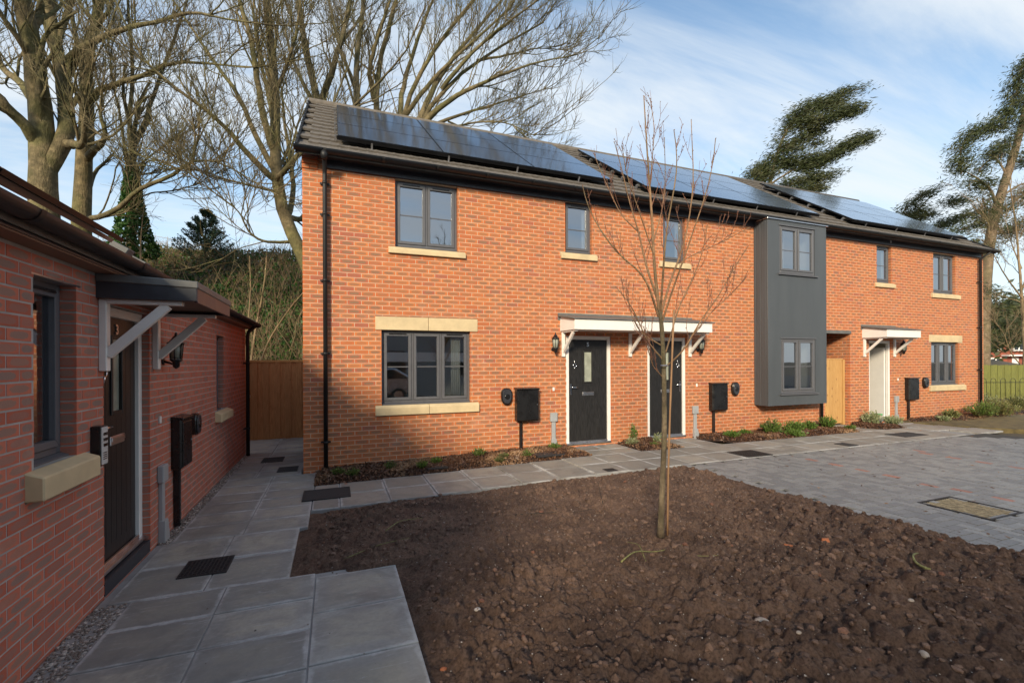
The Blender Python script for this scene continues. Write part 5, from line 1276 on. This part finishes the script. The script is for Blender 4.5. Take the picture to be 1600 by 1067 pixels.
# bare scrub stems
n = 1700; px = RNG.uniform(-11.5, 1.5, n); py = RNG.uniform(6.8, 18.6, n); pz = bankz(px, py)-.1; h = RNG.uniform(.7, 1.9, n)*np.where(py < 10, 1.25, np.where(py < 14, 1., .6)); K = 7; P = np.empty((n, K, 3)); P[:, 0] = np.stack([px, py, pz], 1); d = unit(np.stack([RNG.normal(size=n)*.28, RNG.normal(size=n)*.28-.1, np.ones(n)], 1))
for k in range(1, K): d = unit(d+RNG.normal(size=d.shape)*.13); P[:, k] = P[:, k-1]+d*(h/(K-1))[:, None]
R = (RNG.uniform(.007, .022, n)[:, None]*np.linspace(1, .35, K)); P1, R1 = grow(P, R, 6, .75, K=5, spread=.8, up=.35, wig=.2, rk=.5, rmin=.004)
Vv, Ff = join_np([tubes_np(P, R, 4), tubes_np(P1, R1, 3)]); link('scrub_stems', np_mesh('scrub_stems', Vv, Ff, ['scrub']), kind='stuff')
# two pale saplings that stand clear of the scrub
def sapling(pts, r, label):
    K = 12; Pm = resample(A(*pts), K)[None]; R = (r*np.linspace(1, .3, K))[None]; b0 = Pm[0, 0]; P1, R1 = grow(Pm, R, 14, .9, K=6, spread=.7, up=.35, wig=.15, rk=.45, rmin=.005)
    o = empty('sapling', b0, label, 'sapling'); link('trunk', np_mesh('trunk', *tubes_np(Pm-b0, R, 7), ['scrub']), o); link('twigs', np_mesh('twigs', *tubes_np(P1-b0, R1, 3), ['scrub']), o, kind='stuff')
sapling([(392, 570, 14.5), (398, 520, 14.5), (409, 470, 14.4), (416, 420, 14.4), (417, 395, 14.4)], .045, 'pale leaning sapling stem on the bank, left of the house corner')
sapling([(404, 575, 13.5), (420, 530, 13.5), (437, 505, 13.4), (455, 478, 13.3), (480, 450, 13.3)], .035, 'curved pale sapling on the bank touching the house corner')
sapling([(384, 560, 15.5), (388, 500, 15.5), (392, 455, 15.5), (390, 400, 15.6)], .035, 'straight thin sapling stem in the middle of the bank')
sapling([(221, 420, 16), (219, 385, 16), (222, 350, 16), (226, 315, 16)], .03, 'thin sapling beside the ivy clad trunk')

def bare_tree(name, limbs, label, mat='bark', cat='tree', n1=9, n2=7, n3=5, l1=2.6, l2=1.5, l3=.7, up=.30, spread=.62, K=16, trunk_n=1, rmin=.0075, tm=.3):
    """limbs: list of (points, r0, r1). the first trunk_n limbs are the trunk part."""
    b0 = np.array(limbs[0][0][0]); o = empty(name, b0, label, cat)
    Pm = np.stack([resample(p, K) for p, _, _ in limbs]); Rr = np.stack([np.linspace((a*.86)**.5, (b*.86)**.5, K)**2 for _, a, b in limbs])
    wob = RNG.normal(size=Pm.shape)*.02*np.minimum(1, Rr*8)[..., None]; wob[:, 0] = 0; Pm = Pm+wob
    link('trunk', np_mesh('trunk', *tubes_np(Pm[:trunk_n]-b0, Rr[:trunk_n], 12), [mat]), o)
    if len(limbs) > trunk_n: 
        for q in range(trunk_n, len(limbs)): link('limb', np_mesh('limb', *tubes_np(Pm[q:q+1]-b0, Rr[q:q+1], 9), [mat]), o)
    P1, R1 = grow(Pm, Rr, n1, l1, K=9, spread=spread, up=up, wig=.13, rk=.40, tmin=tm, rmin=rmin*2.2)
    Pt, Rt = grow(Pm, Rr, 3, l1*1.1, K=9, spread=.38, up=up, wig=.10, rk=.85, tmin=.985, rmin=rmin*2.2, lenpow=0)
    P1 = np.concatenate([P1, Pt]); R1 = np.concatenate([R1, Rt])
    P2, R2 = grow(P1, R1, n2, l2, K=6, spread=.6, up=up, wig=.12, rk=.55, tmin=.2, rmin=rmin*1.3); P3, R3 = grow(P2, R2, n3, l3, K=4, spread=.7, up=up*.8, wig=.18, rk=.6, tmin=.15, rmin=rmin)
    Vv, Ff = join_np([tubes_np(P1-b0, R1, 5), tubes_np(P2-b0, R2, 3), tubes_np(P3-b0, R3, 3)]); link('branches', np_mesh('branches', Vv, Ff, [mat]), o, kind='stuff'); return o

# left group -------------------------------------------------
D = 13.5
bare_tree('beech_tree', [
 (A((72, 420, D), (70, 340, D), (70, 282, D), (66, 215, D), (58, 135, D-.2), (49, 60, D-.4), (30, -20, D-.6), (15, -90, D-.8)), .46, .20),
 (A((70, 272, D), (90, 244, D), (108, 212, D+.2), (105, 180, D+.4), (98, 135, D+.5), (88, 75, D+.7), (78, 20, D+.9), (72, -60, D+1)), .27, .15),
 (A((70, 235, D), (45, 204, D-.4), (18, 178, D-.8), (-15, 140, D-1.2), (-60, 80, D-1.5)), .20, .10),
 (A((60, 170, D), (39, 138, D+.4), (0, 102, D+.9), (-50, 40, D+1.3)), .15, .07),
 (A((55, 120, D), (39, 75, D-.6), (15, 42, D-1), (-20, -10, D-1.5)), .12, .05),
 (A((99, 100, D+.6), (110, 88, D+.3), (135, 72, D), (168, 54, D-.3), (210, 42, D-.6), (255, 33, D-.9), (297, 15, D-1.2), (330, 25, D-1.4)), .13, .035),
 (A((90, 70, D+.7), (102, 30, D+1.2), (120, -20, D+1.6), (140, -80, D+2)), .12, .06),
 (A((50, 60, D-.4), (62, 20, D), (64, -50, D+.6)), .14, .07),
 (A((104, 225, D+.2), (130, 228, D-.4), (133, 205, D-.8), (128, 170, D-1)), .16, .06)],
 'massive twin stemmed leafless beech at the far left above the bungalow roof', n1=9, n2=6, n3=4)
D = 15.0
bare_tree('beech_tree', [
 (A((128, 420, D), (128, 340, D), (129, 290, D), (133, 240, D), (137, 190, D), (134, 130, D), (135, 84, D), (146, 45, D+.3), (160, -10, D+.6), (172, -80, D+.8)), .33, .12),
 (A((134, 250, D), (150, 235, D-.4), (166, 215, D-.7), (164, 198, D-.9), (155, 180, D-.9), (160, 150, D-1)), .15, .04),
 (A((137, 175, D), (139, 148, D-.5), (168, 138, D-.9), (186, 127, D-1.1), (225, 121, D-1.4), (258, 99, D-1.7), (300, 96, D-2), (350, 102, D-2.2)), .13, .03),
 (A((120, 345, D), (150, 340, D-.8), (185, 330, D-1.3), (210, 300, D-1.6), (222, 288, D-1.8), (264, 282, D-2), (280, 272, D-2.1), (283, 258, D-2.2), (300, 253, D-2.3)), .11, .05),
 (A((300, 253, D-2.3), (330, 250, D-2.3), (360, 262, D-2.4), (400, 285, D-2.4), (425, 300, D-2.4)), .035, .012),
 (A((135, 110, D), (118, 60, D+.8), (108, 0, D+1.2)), .13, .06), (A((146, 45, D+.3), (170, 20, D), (185, -30, D)), .09, .04)],
 'tall leafless beech with long crooked side limbs, second from the left', n1=9, n2=7, n3=5, tm=.2)
D = 17
iv = bare_tree('ivy_clad_tree', [
 (A((205, 420, D), (204, 360, D), (205, 300, D), (206, 265, D), (207, 234, D)), .20, .14),
 (A((207, 234, D), (200, 200, D), (204, 160, D), (207, 120, D), (206, 70, D), (200, 10, D), (196, -50, D)), .10, .04),
 (A((207, 234, D), (218, 212, D+.3), (229, 188, D+.4), (238, 150, D+.6), (250, 122, D+.8), (262, 90, D+1), (280, 40, D+1.2), (300, -20, D+1.5)), .11, .035),
 (A((203, 262, D), (193, 225, D-.4), (188, 180, D-.6), (178, 140, D-.8), (172, 90, D-.8)), .07, .03), (A((210, 265, D), (240, 240, D-.6), (275, 215, D-1), (305, 200, D-1.3)), .05, .015),
 (A((208, 275, D), (240, 270, D-.4), (262, 255, D-.8)), .05, .015), (A((214, 310, D), (240, 300, D), (265, 300, D+.3), (305, 290, D+.5)), .04, .012)],
 'slim leafless tree with its trunk wrapped in dark ivy', mat='bark2', n1=9, n2=6, n3=4, l1=2.6)
n = 4200; t_ = RNG.random(n); pxx = np.interp(t_, [0, .6, 1], [208, 206, 206]); pyy = np.interp(t_, [0, 1], [400, 262]); wd = np.interp(t_, [0, .3, .7, 1], [1.0, .62, .34, .2]); ang = RNG.uniform(0, 2*PI, n)
c = np.array([at(a, b, D) for a, b in zip(pxx, pyy)])+(np.cos(ang)*wd*RNG.uniform(.6, 1, n))[:, None]*RT+(np.sin(ang)*wd*.7)[:, None]*FW-np.array(iv.location); V_, F_ = leaf_quads(c, RNG.uniform(.07, .14, n), aspect=1.2); link('ivy', np_mesh('ivy', V_, F_, ['ivy'], smooth=False), iv, kind='stuff')
# middle tree by the house corner ----------------------------
D = 14
bare_tree('beech_tree', [
 (A((500, 470, D), (478, 400, D), (462, 380, D), (447, 358, D), (438, 325, D), (433, 290, D), (429, 260, D), (427, 220, D), (429, 174, D), (427, 116, D), (424, 58, D), (416, -10, D+.2), (405, -80, D+.4)), .25, .10),
 (A((431, 282, D), (412, 271, D-.3), (369, 217, D-.8), (319, 167, D-1.4), (280, 143, D-1.8), (230, 100, D-2.2)), .12, .03),
 (A((431, 270, D), (405, 225, D+.2), (377, 155, D+.5), (340, 105, D+.8), (310, 60, D+1), (270, 0, D+1.2)), .11, .035),
 (A((430, 240, D), (412, 190, D-.4), (404, 136, D-.7), (392, 58, D-1), (373, 0, D-1.2), (355, -60, D-1.4)), .13, .05),
 (A((429, 200, D), (420, 150, D+.6), (405, 90, D+1), (395, 20, D+1.4)), .09, .04),
 (A((430, 282, D), (442, 270, D-.5), (454, 256, D-.8), (472, 235, D-1), (500, 205, D-1.2)), .10, .06),
 (A((432, 300, D), (400, 292, D-.5), (350, 280, D-.9), (305, 262, D-1.2), (288, 268, D-1.3)), .05, .012),
 (A((445, 350, D), (452, 332, D+.5), (460, 300, D+.9), (455, 260, D+1.2), (445, 200, D+1.5), (440, 140, D+1.8)), .12, .04),
 (A((440, 335, D), (470, 345, D+.8), (510, 330, D+1.2)), .13, .06),
 (A((452, 378, D), (430, 380, D-.3), (400, 375, D-.6), (383, 355, D-.8), (375, 330, D-1), (350, 312, D-1.2)), .06, .015),
 (A((428, 150, D), (445, 110, D-.4), (462, 60, D-.8), (470, 0, D-1)), .08, .03)],
 'leafless beech with a bowed trunk standing behind the house corner', n1=11, n2=7, n3=4, l1=3.2)
# clump behind the roof --------------------------------------
D = 17.5
LL = []
G = (600, 470)
def stem(pts, r0, r1): LL.append((A(*pts), r0, r1))
stem([(585, 480, D), (560, 300, D), (500, 175, D), (482, 110, D+.3), (470, 30, D+.5), (460, -50, D+.8)], .30, .09)
bare_tree('multi_stem_tree', LL+[
 (A((500, 175, D), (515, 120, D-.5), (535, 60, D-.8), (550, -10, D-1)), .17, .06),
 (A((500, 175, D), (478, 140, D+.6), (455, 90, D+1), (440, 20, D+1.4)), .12, .04),
 (A((590, 480, D), (570, 280, D), (556, 170, D), (555, 110, D), (564, 40, D+.3), (575, -50, D+.6)), .24, .08),
 (A((560, 150, D), (540, 100, D+1), (522, 40, D+1.4), (510, -20, D+1.8)), .11, .04)],
 'multi stemmed leafless tree rising behind the left end of the solar panels', mat='bark2', n1=11, n2=7, n3=4, l1=3.4)
bare_tree('multi_stem_tree', [
 (A((610, 480, D+1), (600, 280, D+1), (585, 170, D+1), (588, 110, D+1), (605, 50, D+1.2), (630, -40, D+1.5)), .25, .07),
 (A((620, 480, D+1), (625, 280, D+1), (625, 190, D+1), (650, 120, D+.7), (690, 60, D+.5), (740, 0, D+.2), (780, -50, D)), .22, .05),
 (A((586, 160, D+1), (575, 110, D+.4), (590, 60, D), (610, 0, D-.4)), .13, .05),
 (A((625, 190, D+1), (625, 150, D+1.5), (640, 100, D+1.8), (660, 40, D+2), (690, -30, D+2.3)), .14, .05),
 (A((630, 185, D+1), (662, 140, D+.4), (700, 100, D), (745, 60, D-.4), (800, 10, D-.8)), .12, .035),
 (A((588, 120, D+1), (560, 95, D+1.6), (540, 70, D+2)), .06, .02)],
 'multi stemmed leafless tree behind the roof above the second panel column', mat='bark', n1=11, n2=7, n3=4, l1=3.4)
bare_tree('spreading_tree', [
 (A((650, 480, D-.5), (645, 280, D-.5), (650, 200, D-.5), (680, 150, D-.6), (720, 115, D-.8), (770, 80, D-1), (820, 50, D-1.2), (850, 35, D-1.3)), .25, .03),
 (A((650, 205, D-.5), (690, 165, D-1), (740, 135, D-1.4), (800, 110, D-1.8), (860, 92, D-2.2), (882, 90, D-2.4)), .15, .02),
 (A((648, 215, D-.5), (700, 185, D), (750, 170, D+.3), (800, 155, D+.6), (850, 140, D+.8)), .10, .018),
 (A((655, 225, D-.5), (700, 200, D-1), (750, 190, D-1.2), (790, 190, D-1.4), (820, 205, D-1.6), (835, 212, D-1.7)), .07, .014),
 (A((655, 190, D-.5), (680, 130, D+.4), (715, 80, D+.8), (760, 30, D+1.2), (800, -20, D+1.5)), .15, .04),
 (A((690, 140, D-.7), (730, 90, D-1.2), (780, 45, D-1.6), (835, 5, D-2)), .10, .03),
 (A((745, 95, D-.9), (800, 85, D-.4), (840, 75, D), (878, 78, D+.3)), .06, .014),
 (A((700, 190, D), (735, 205, D+.4), (770, 212, D+.7), (800, 222, D+.9)), .045, .012)],
 'leafless tree leaning right, its fan of twigs reaching furthest over the roof', mat='bark', n1=12, n2=7, n3=4, l1=2.8, l2=1.4, up=.32)

# young pine on the bank -------------------------------------
D = 18.5
pb = at(320, 405, D); pn_ = empty('young_pine', pb, 'small dark young pine silhouetted on top of the bank', 'pine tree')
Pt = resample(A((320, 412, D), (321, 370, D), (322, 336, D)), 8)[None]; link('trunk', np_mesh('trunk', *tubes_np(Pt-pb, np.linspace(.05, .015, 8)[None], 6), ['bark2']), pn_)
n = 80; t_ = RNG.uniform(.0, .97, n)**.9; L_ = (1-t_)*1.0+.14; ang = np.arange(n)*2.4; st_ = Pt[0, 0]+(Pt[0, -1]-Pt[0, 0])*t_[:, None]; dv = np.stack([np.cos(ang), np.sin(ang), np.full(n, .45)], 1); Pb = np.stack([st_, st_+dv*L_[:, None]*.6, st_+dv*L_[:, None]+np.array([0, 0, .18])], 1)
link('branches', np_mesh('branches', *tubes_np(Pb-pb, np.full((n, 3), .012), 4), ['bark2']), pn_, kind='stuff')
tt = RNG.uniform(.35, 1.02, (n, 90, 1)); c = (Pb[:, None, 0]*(1-tt)+Pb[:, None, 2]*tt).reshape(-1, 3)+RNG.normal(size=(n*90, 3))*.035; dd = np.repeat(unit(dv), 90, 0)*.4+RNG.normal(size=(n*90, 3))*.6
V_, F_ = leaf_quads(c-pb, np.full(len(c), .034), dirs=dd, aspect=3.2); link('needles', np_mesh('needles', V_, F_, ['pine'], smooth=False), pn_, kind='stuff')

# wind-blown conifers on the right ---------------------------
WIND = RT*.85+np.array([0, 0, .28])
def conifer(name, trunks, sweeps, label, nmul=1., size=.30, mat='needle'):
    b0 = np.array(A(*trunks[0][0])[0]); o = empty(name, b0, label, 'conifer')
    K = 14; Pm = np.stack([resample(A(*p), K) for p, _, _ in trunks]); Rr = np.stack([np.linspace(a, b, K) for _, a, b in trunks]); link('trunk', np_mesh('trunk', *tubes_np(Pm-b0, Rr, 9), ['pinebark']), o)
    Vs = []; Bp = []; Br = []
    for pts, w0, w1, dens in sweeps:
        P = resample(A(*pts), 12); Lp = np.linalg.norm(np.diff(P, axis=0), axis=1).sum(); n = int(dens*Lp*nmul*330)
        t_ = RNG.random(n)*11; i = np.minimum(t_.astype(int), 10); f = (t_-i)[:, None]; c = P[i]*(1-f)+P[i+1]*f; T = unit(P[i+1]-P[i]); wd = (w0+(w1-w0)*t_/11)
        # clumped offsets
        ncl = max(6, n//60); ct = RNG.random(ncl)*11; ci = np.minimum(ct.astype(int), 10); cf = (ct-ci)[:, None]; cc = P[ci]*(1-cf)+P[ci+1]*cf+RNG.normal(size=(ncl, 3))*(w0+(w1-w0)*ct/11)[:, None]*np.array([.42, .42, .38]); which = RNG.integers(0, ncl, n)
        c = cc[which]+RNG.normal(size=(n, 3))*np.array([.26, .26, .17])*1.1+unit(T+WIND)*RNG.normal(size=(n, 1))*.32
        Vs.append((c, unit(T*.6+WIND), RNG.uniform(.6, 1.3, n)*size*.17)); Bp.append(P); Br.append(np.linspace(.05, .012, 12))
        tw = cc[:, None]+unit(P[ci]-cc)[:, None]*0; 
        src = P[np.maximum(ci-1, 0)]; m = (src+cc)/2+np.array([0, 0, .1]); Q = np.stack([src, m, cc], 1); Bp2.append(Q) if False else None; TWG.append((Q-b0))
    c = np.concatenate([v[0] for v in Vs]); d = np.concatenate([v[1] for v in Vs]); s_ = np.concatenate([v[2] for v in Vs]); V_, F_ = leaf_quads(c-b0, s_, dirs=d, aspect=6); link('foliage', np_mesh('foliage', V_, F_, [mat], smooth=False), o, kind='stuff')
    Vv, Ff = join_np([tubes_np(np.stack(Bp)-b0, np.stack(Br), 5)]+[tubes_np(q, np.full(q.shape[:2], .016), 3) for q in TWG]); TWG.clear(); link('branches', np_mesh('branches', Vv, Ff, ['pinebark']), o, kind='stuff'); return o
TWG = []; Bp2 = []
D = 34
conifer('windblown_conifer', [([(1195, 420, D), (1198, 330, D), (1201, 289, D), (1212, 245, D), (1229, 198, D), (1251, 171, D), (1285, 160, D)], .22, .04), ([(1201, 290, D), (1222, 276, D), (1240, 265, D), (1262, 262, D)], .08, .03)],
 [([(1226, 205, D), (1252, 196, D), (1285, 187, D-1), (1315, 179, D-1), (1342, 170, D-1)], .9, .32, 3.4), ([(1240, 185, D), (1262, 172, D), (1290, 164, D), (1322, 160, D)], .7, .3, 3.2),
  ([(1284, 162, D), (1305, 152, D), (1325, 144, D), (1350, 139, D)], .14, .22, 1.3), ([(1218, 232, D), (1240, 225, D), (1262, 212, D), (1285, 205, D)], 1.0, .5, 3.2),
  ([(1222, 252, D), (1250, 256, D), (1285, 250, D), (1314, 234, D), (1340, 221, D), (1363, 211, D)], .7, .25, 3.0), ([(1255, 262, D), (1275, 255, D), (1298, 248, D)], .6, .4, 2.4), ([(1206, 248, D), (1222, 250, D), (1240, 262, D)], .55, .45, 1.6),
  ([(1178, 283, D), (1184, 266, D), (1200, 255, D)], .55, .35, 3.2), ([(1180, 290, D), (1195, 282, D), (1204, 262, D)], .5, .4, 2.4),
  ([(1228, 292, D), (1250, 285, D), (1275, 278, D), (1306, 273, D)], .55, .3, 2.2), ([(1240, 300, D), (1262, 297, D), (1290, 292, D)], .6, .45, 2.4), ([(1268, 226, D), (1278, 227, D), (1288, 222, D)], .2, .12, 1.2)],
 'wind blown dark conifer swept to the right behind the middle of the roof', nmul=1.0)
D = 36
conifer('windblown_conifer', [([(1425, 420, D), (1424, 360, D), (1432, 330, D), (1450, 310, D), (1470, 298, D)], .10, .02)],
 [([(1412, 330, D), (1430, 312, D), (1455, 300, D), (1480, 290, D), (1497, 286, D)], .35, .2, .9), ([(1410, 333, D), (1430, 340, D), (1455, 345, D)], .6, .5, 2.0), ([(1425, 318, D), (1440, 330, D), (1460, 338, D)], .5, .4, 1.6),
  ([(1482, 318, D), (1494, 314, D), (1505, 312, D)], .45, .4, 3.0), ([(1458, 358, D), (1480, 348, D), (1505, 338, D), (1518, 335, D)], .5, .3, 2.0)],
 'smaller thin windblown conifer showing above the end of the roof', nmul=.9)
D = 30
conifer('tall_pine', [([(1534, 640, D), (1536, 500, D), (1540, 420, D), (1546, 365, D), (1552, 335, D), (1560, 310, D), (1574, 275, D), (1583, 250, D), (1590, 222, D), (1600, 190, D), (1612, 120, D)], .42, .14), ([(1556, 318, D), (1548, 296, D), (1530, 280, D), (1508, 268, D)], .10, .03), ([(1558, 312, D), (1590, 290, D), (1620, 280, D)], .08, .03), ([(1575, 275, D), (1560, 252, D), (1540, 240, D)], .07, .03)],
 [([(1502, 272, D), (1499, 245, D), (1505, 222, D), (1518, 208, D), (1537, 203, D), (1556, 199, D)], .45, .38, 2.6), ([(1528, 268, D), (1545, 250, D), (1562, 235, D), (1578, 220, D)], .65, .5, 2.4), ([(1515, 282, D), (1530, 285, D), (1548, 290, D)], .55, .45, 2.2),
  ([(1568, 200, D), (1575, 178, D), (1588, 160, D), (1605, 150, D)], .5, .5, 2.6), ([(1588, 150, D), (1592, 120, D), (1600, 98, D), (1610, 90, D)], .35, .4, 3.0), ([(1590, 200, D), (1605, 190, D), (1620, 185, D)], .5, .5, 2.4), ([(1535, 310, D), (1542, 330, D), (1535, 355, D)], .5, .5, 2.2),
  ([(1560, 330, D), (1580, 318, D), (1605, 300, D)], .6, .5, 2.2), ([(1555, 360, D), (1580, 365, D), (1605, 350, D)], .8, .7, 2.0), ([(1500, 360, D), (1520, 352, D), (1540, 345, D)], .5, .5, 1.8), ([(1512, 376, D), (1530, 385, D), (1550, 395, D)], .5, .6, 1.8),
  ([(1540, 455, D), (1555, 470, D), (1575, 478, D)], .7, .5, 1.6), ([(1545, 500, D), (1565, 510, D), (1600, 505, D)], .8, .8, 2.2), ([(1560, 540, D), (1580, 530, D), (1605, 528, D)], .6, .6, 1.8), ([(1575, 250, D), (1590, 255, D), (1610, 245, D)], .5, .5, 1.8)],
 'tall rugged pine with a bare leaning trunk at the right edge', nmul=.9)
D = 24
bare_tree('bare_tree', [(A((1604, 640, D), (1602, 560, D), (1598, 480, D), (1592, 400, D), (1585, 330, D), (1578, 290, D)), .13, .03),
 (A((1600, 470, D), (1570, 430, D-.5), (1548, 390, D-.8), (1545, 350, D-1)), .05, .012), (A((1602, 580, D), (1575, 545, D-1), (1570, 520, D-1.2), (1550, 500, D-1.4)), .04, .012), (A((1598, 450, D), (1615, 400, D), (1620, 340, D)), .06, .02), (A((1596, 420, D), (1580, 380, D+.6), (1570, 340, D+1)), .045, .012)],
 'thin leafless tree at the right edge in front of the pine', mat='scrub', n1=9, n2=6, n3=4, l1=1.9, l2=1.0, l3=.5, rmin=.006)
D = 48   # dark evergreens far right
n = 9000; c = np.array([at(1500, 575, 1)])*0; px = RNG.uniform(1520, 1640, n); py = 505+RNG.normal(size=n)*16+8*np.sin(px*.09); dd = RNG.uniform(44, 50, n); c = np.array([at(a, b, d_) for a, b, d_ in zip(px, py, dd)])
V_, F_ = leaf_quads(c, RNG.uniform(.15, .4, n), dirs=np.tile(WIND, (n, 1)), aspect=2); link('far_wood', np_mesh('far_wood', V_, F_, ['needle'], smooth=False), kind='stuff')

# distant houses ---------------------------------------------
def far_house(px, D, label, wdt=7.5, bay_=True):
    b = at(px, 600, D); b[2] = -.2; o = empty('distant_house', b, label, 'house'); o.rotation_euler = (0, 0, -TH)
    MB().box((0, 0, 0), (wdt, 7, 4.9)).build('wall', 'farbrick', o)
    MB().poly_prism([(-.4, 4.9), (3.5, 7.2), (7.4, 4.9)], -.3, wdt+.3, axis=0).build('roof', 'fartile', o)
    MB().box((wdt*.5-.3, 3.2, 6.5), (wdt*.5+.5, 3.9, 8.2)).build('chimney', 'farbrick', o)
    for (x0, z0) in ((.5, .6), (.5, 3.0), (4.3, 3.0)):
        f = MB().box((x0, -.5, z0), (x0+2.2, 0, z0+1.5)).build('window', 'white', o)
        for k in range(3): MB().box((x0+.12+k*.7, -.52, z0+.15), (x0+.62+k*.7, -.49, z0+1.35)).build('pane', 'cglass', f)
    MB().poly_prism([(.3, 5.0), (1.6, 6.4), (2.9, 5.0)], -.55, -.4, axis=1).build('gable', 'white', o)
    MB().box((3.2, -.9, 2.3), (6.6, 0, 2.5)).build('porch_roof', 'white', o); MB().box((4.6, -.02, .1), (5.5, 0, 2.1)).build('door', 'white', o)
far_house(1528, 62, 'distant red brick house with white gabled bay just past the house corner'); far_house(1592, 66, 'distant red brick house cut by the right edge of the picture')
rl_ = empty('white_rail_fence', at(230, 372, 20), 'thin white rail along the top of the bank left of the young pine', 'fence'); b0 = np.array(rl_.location)
for y_ in (366, 376): MB().tube([tuple(at(225, y_, 20)-b0), tuple(at(292, y_+12, 20)-b0)], .012, 5).build('rail', 'grey', rl_)
for x_ in (233, 262, 288): MB().tube([tuple(at(x_, 390, 20)-b0), tuple(at(x_, 364+(x_-225)*.18, 20)-b0)], .015, 5).build('post', 'grey', rl_)

# ================================================================== BEHIND THE CAMERA (seen in the window glass, and casting the foreground shade)
hall = empty('grey_hall', (3, -15.5, -.1), 'grey community hall with a shallow roof behind the camera, seen only in the window glass', 'building')
MB().box((-16, -6, 0), (22, 0, 4.4)).build('wall', 'hall', hall); MB().poly_prism([(.5, 4.4), (-3, 6.4), (-6.5, 4.4)], -16.5, 22.5, axis=0).build('roof', 'hallroof', hall)
for k in range(8): MB().box((-14+k*4.4, .0, 1.0), (-12.4+k*4.4, .03, 2.3)).build('window', 'cglass', hall)
sg_ = MB().box((-4.5, .0, 1.72), (4.5, .05, 2.22)).build('sign_board', 'white', hall)
text_obj('sign_text', 'Project Centre', .40, 'redsign', sg_, (-1.6, .06, 1.84), (PI/2, 0, PI), .01)
car = empty('parked_car', (1.6, -12.6, -.12), 'silver estate car parked behind the camera, seen in the window glass', 'car')
body = [(-2.2, .32), (-2.22, .75), (-2.1, .92), (-1.2, 1.0), (-.55, 1.42), (1.3, 1.46), (2.0, 1.05), (2.15, .95), (2.2, .35)]
MB().poly_prism(body, -.85, .85, axis=1).build('body', 'silver', car, bevel=.06)
MB().poly_prism([(-1.05, 1.0), (-.5, 1.36), (1.2, 1.40), (1.8, 1.05)], -.862, .862, axis=1).build('side_window', 'cglass', car)
for x in (-1.4, 1.4):
    for y in (-.86, .66):
        w_ = MB().lathe([(.32, 0), (.32, .2)], (x, y+.2, .32), 18, M4=Matrix.Rotation(PI/2, 4, 'X')).build('wheel', 'tyre', car); MB().lathe([(.2, -.01), (.2, .21)], (x, y+.2, .32), 12, M4=Matrix.Rotation(PI/2, 4, 'X')).build('rim', 'alu', w_)
for px, py, l in ((5.5, -14.5, 'leafless tree behind the camera, reflected in the windows'), (-1.4, -14.8, 'second leafless tree behind the camera, left one')):
    b = np.array([px, py, -.1]); k_ = 1.75 if px < -10 else 1.; n_ = 13 if px < -10 else 8
    bare_tree('street_tree', [([b, b+np.array([0, 0, 2])*k_, b+np.array([.2, 0, 4])*k_, b+np.array([.1, .2, 6.4])*k_], .14*k_, .03), ([b+np.array([0, 0, 2.4])*k_, b+np.array([1, .3, 4])*k_, b+np.array([1.6, .5, 5.4])*k_], .07*k_, .02), ([b+np.array([0, 0, 2.8])*k_, b+np.array([-1, .2, 4.4])*k_, b+np.array([-1.6, .1, 5.6])*k_], .07*k_, .02)], l, n1=n_, n2=6, n3=4, l1=1.6*k_, l2=.8*k_, l3=.4*k_)

GRP = {'small_plant': 'small plants in the mulch beds', 'shrub': 'shrubs along the house wall', 'inspection_cover': 'covers set in the paving', 'drain_grate': 'drain grates in the slabs', 'stone': 'stones lying on the soil', 'brick_fragment': 'brick fragments on the soil',
 'fallen_stick': 'sticks lying on the soil', 'fallen_leaf': 'leaves on the paving', 'beech_tree': 'leafless beeches beyond the bungalow', 'multi_stem_tree': 'leafless multi stemmed trees behind the roof', 'sapling': 'saplings on the bank', 'windblown_conifer': 'windblown conifers behind the roof',
 'distant_house': 'distant red brick houses', 'street_tree': 'trees behind the camera'}
for o in C.objects:
    if o.parent is None:
        k = o.name.split('.')[0]
        if k in GRP: o['group'] = GRP[k]
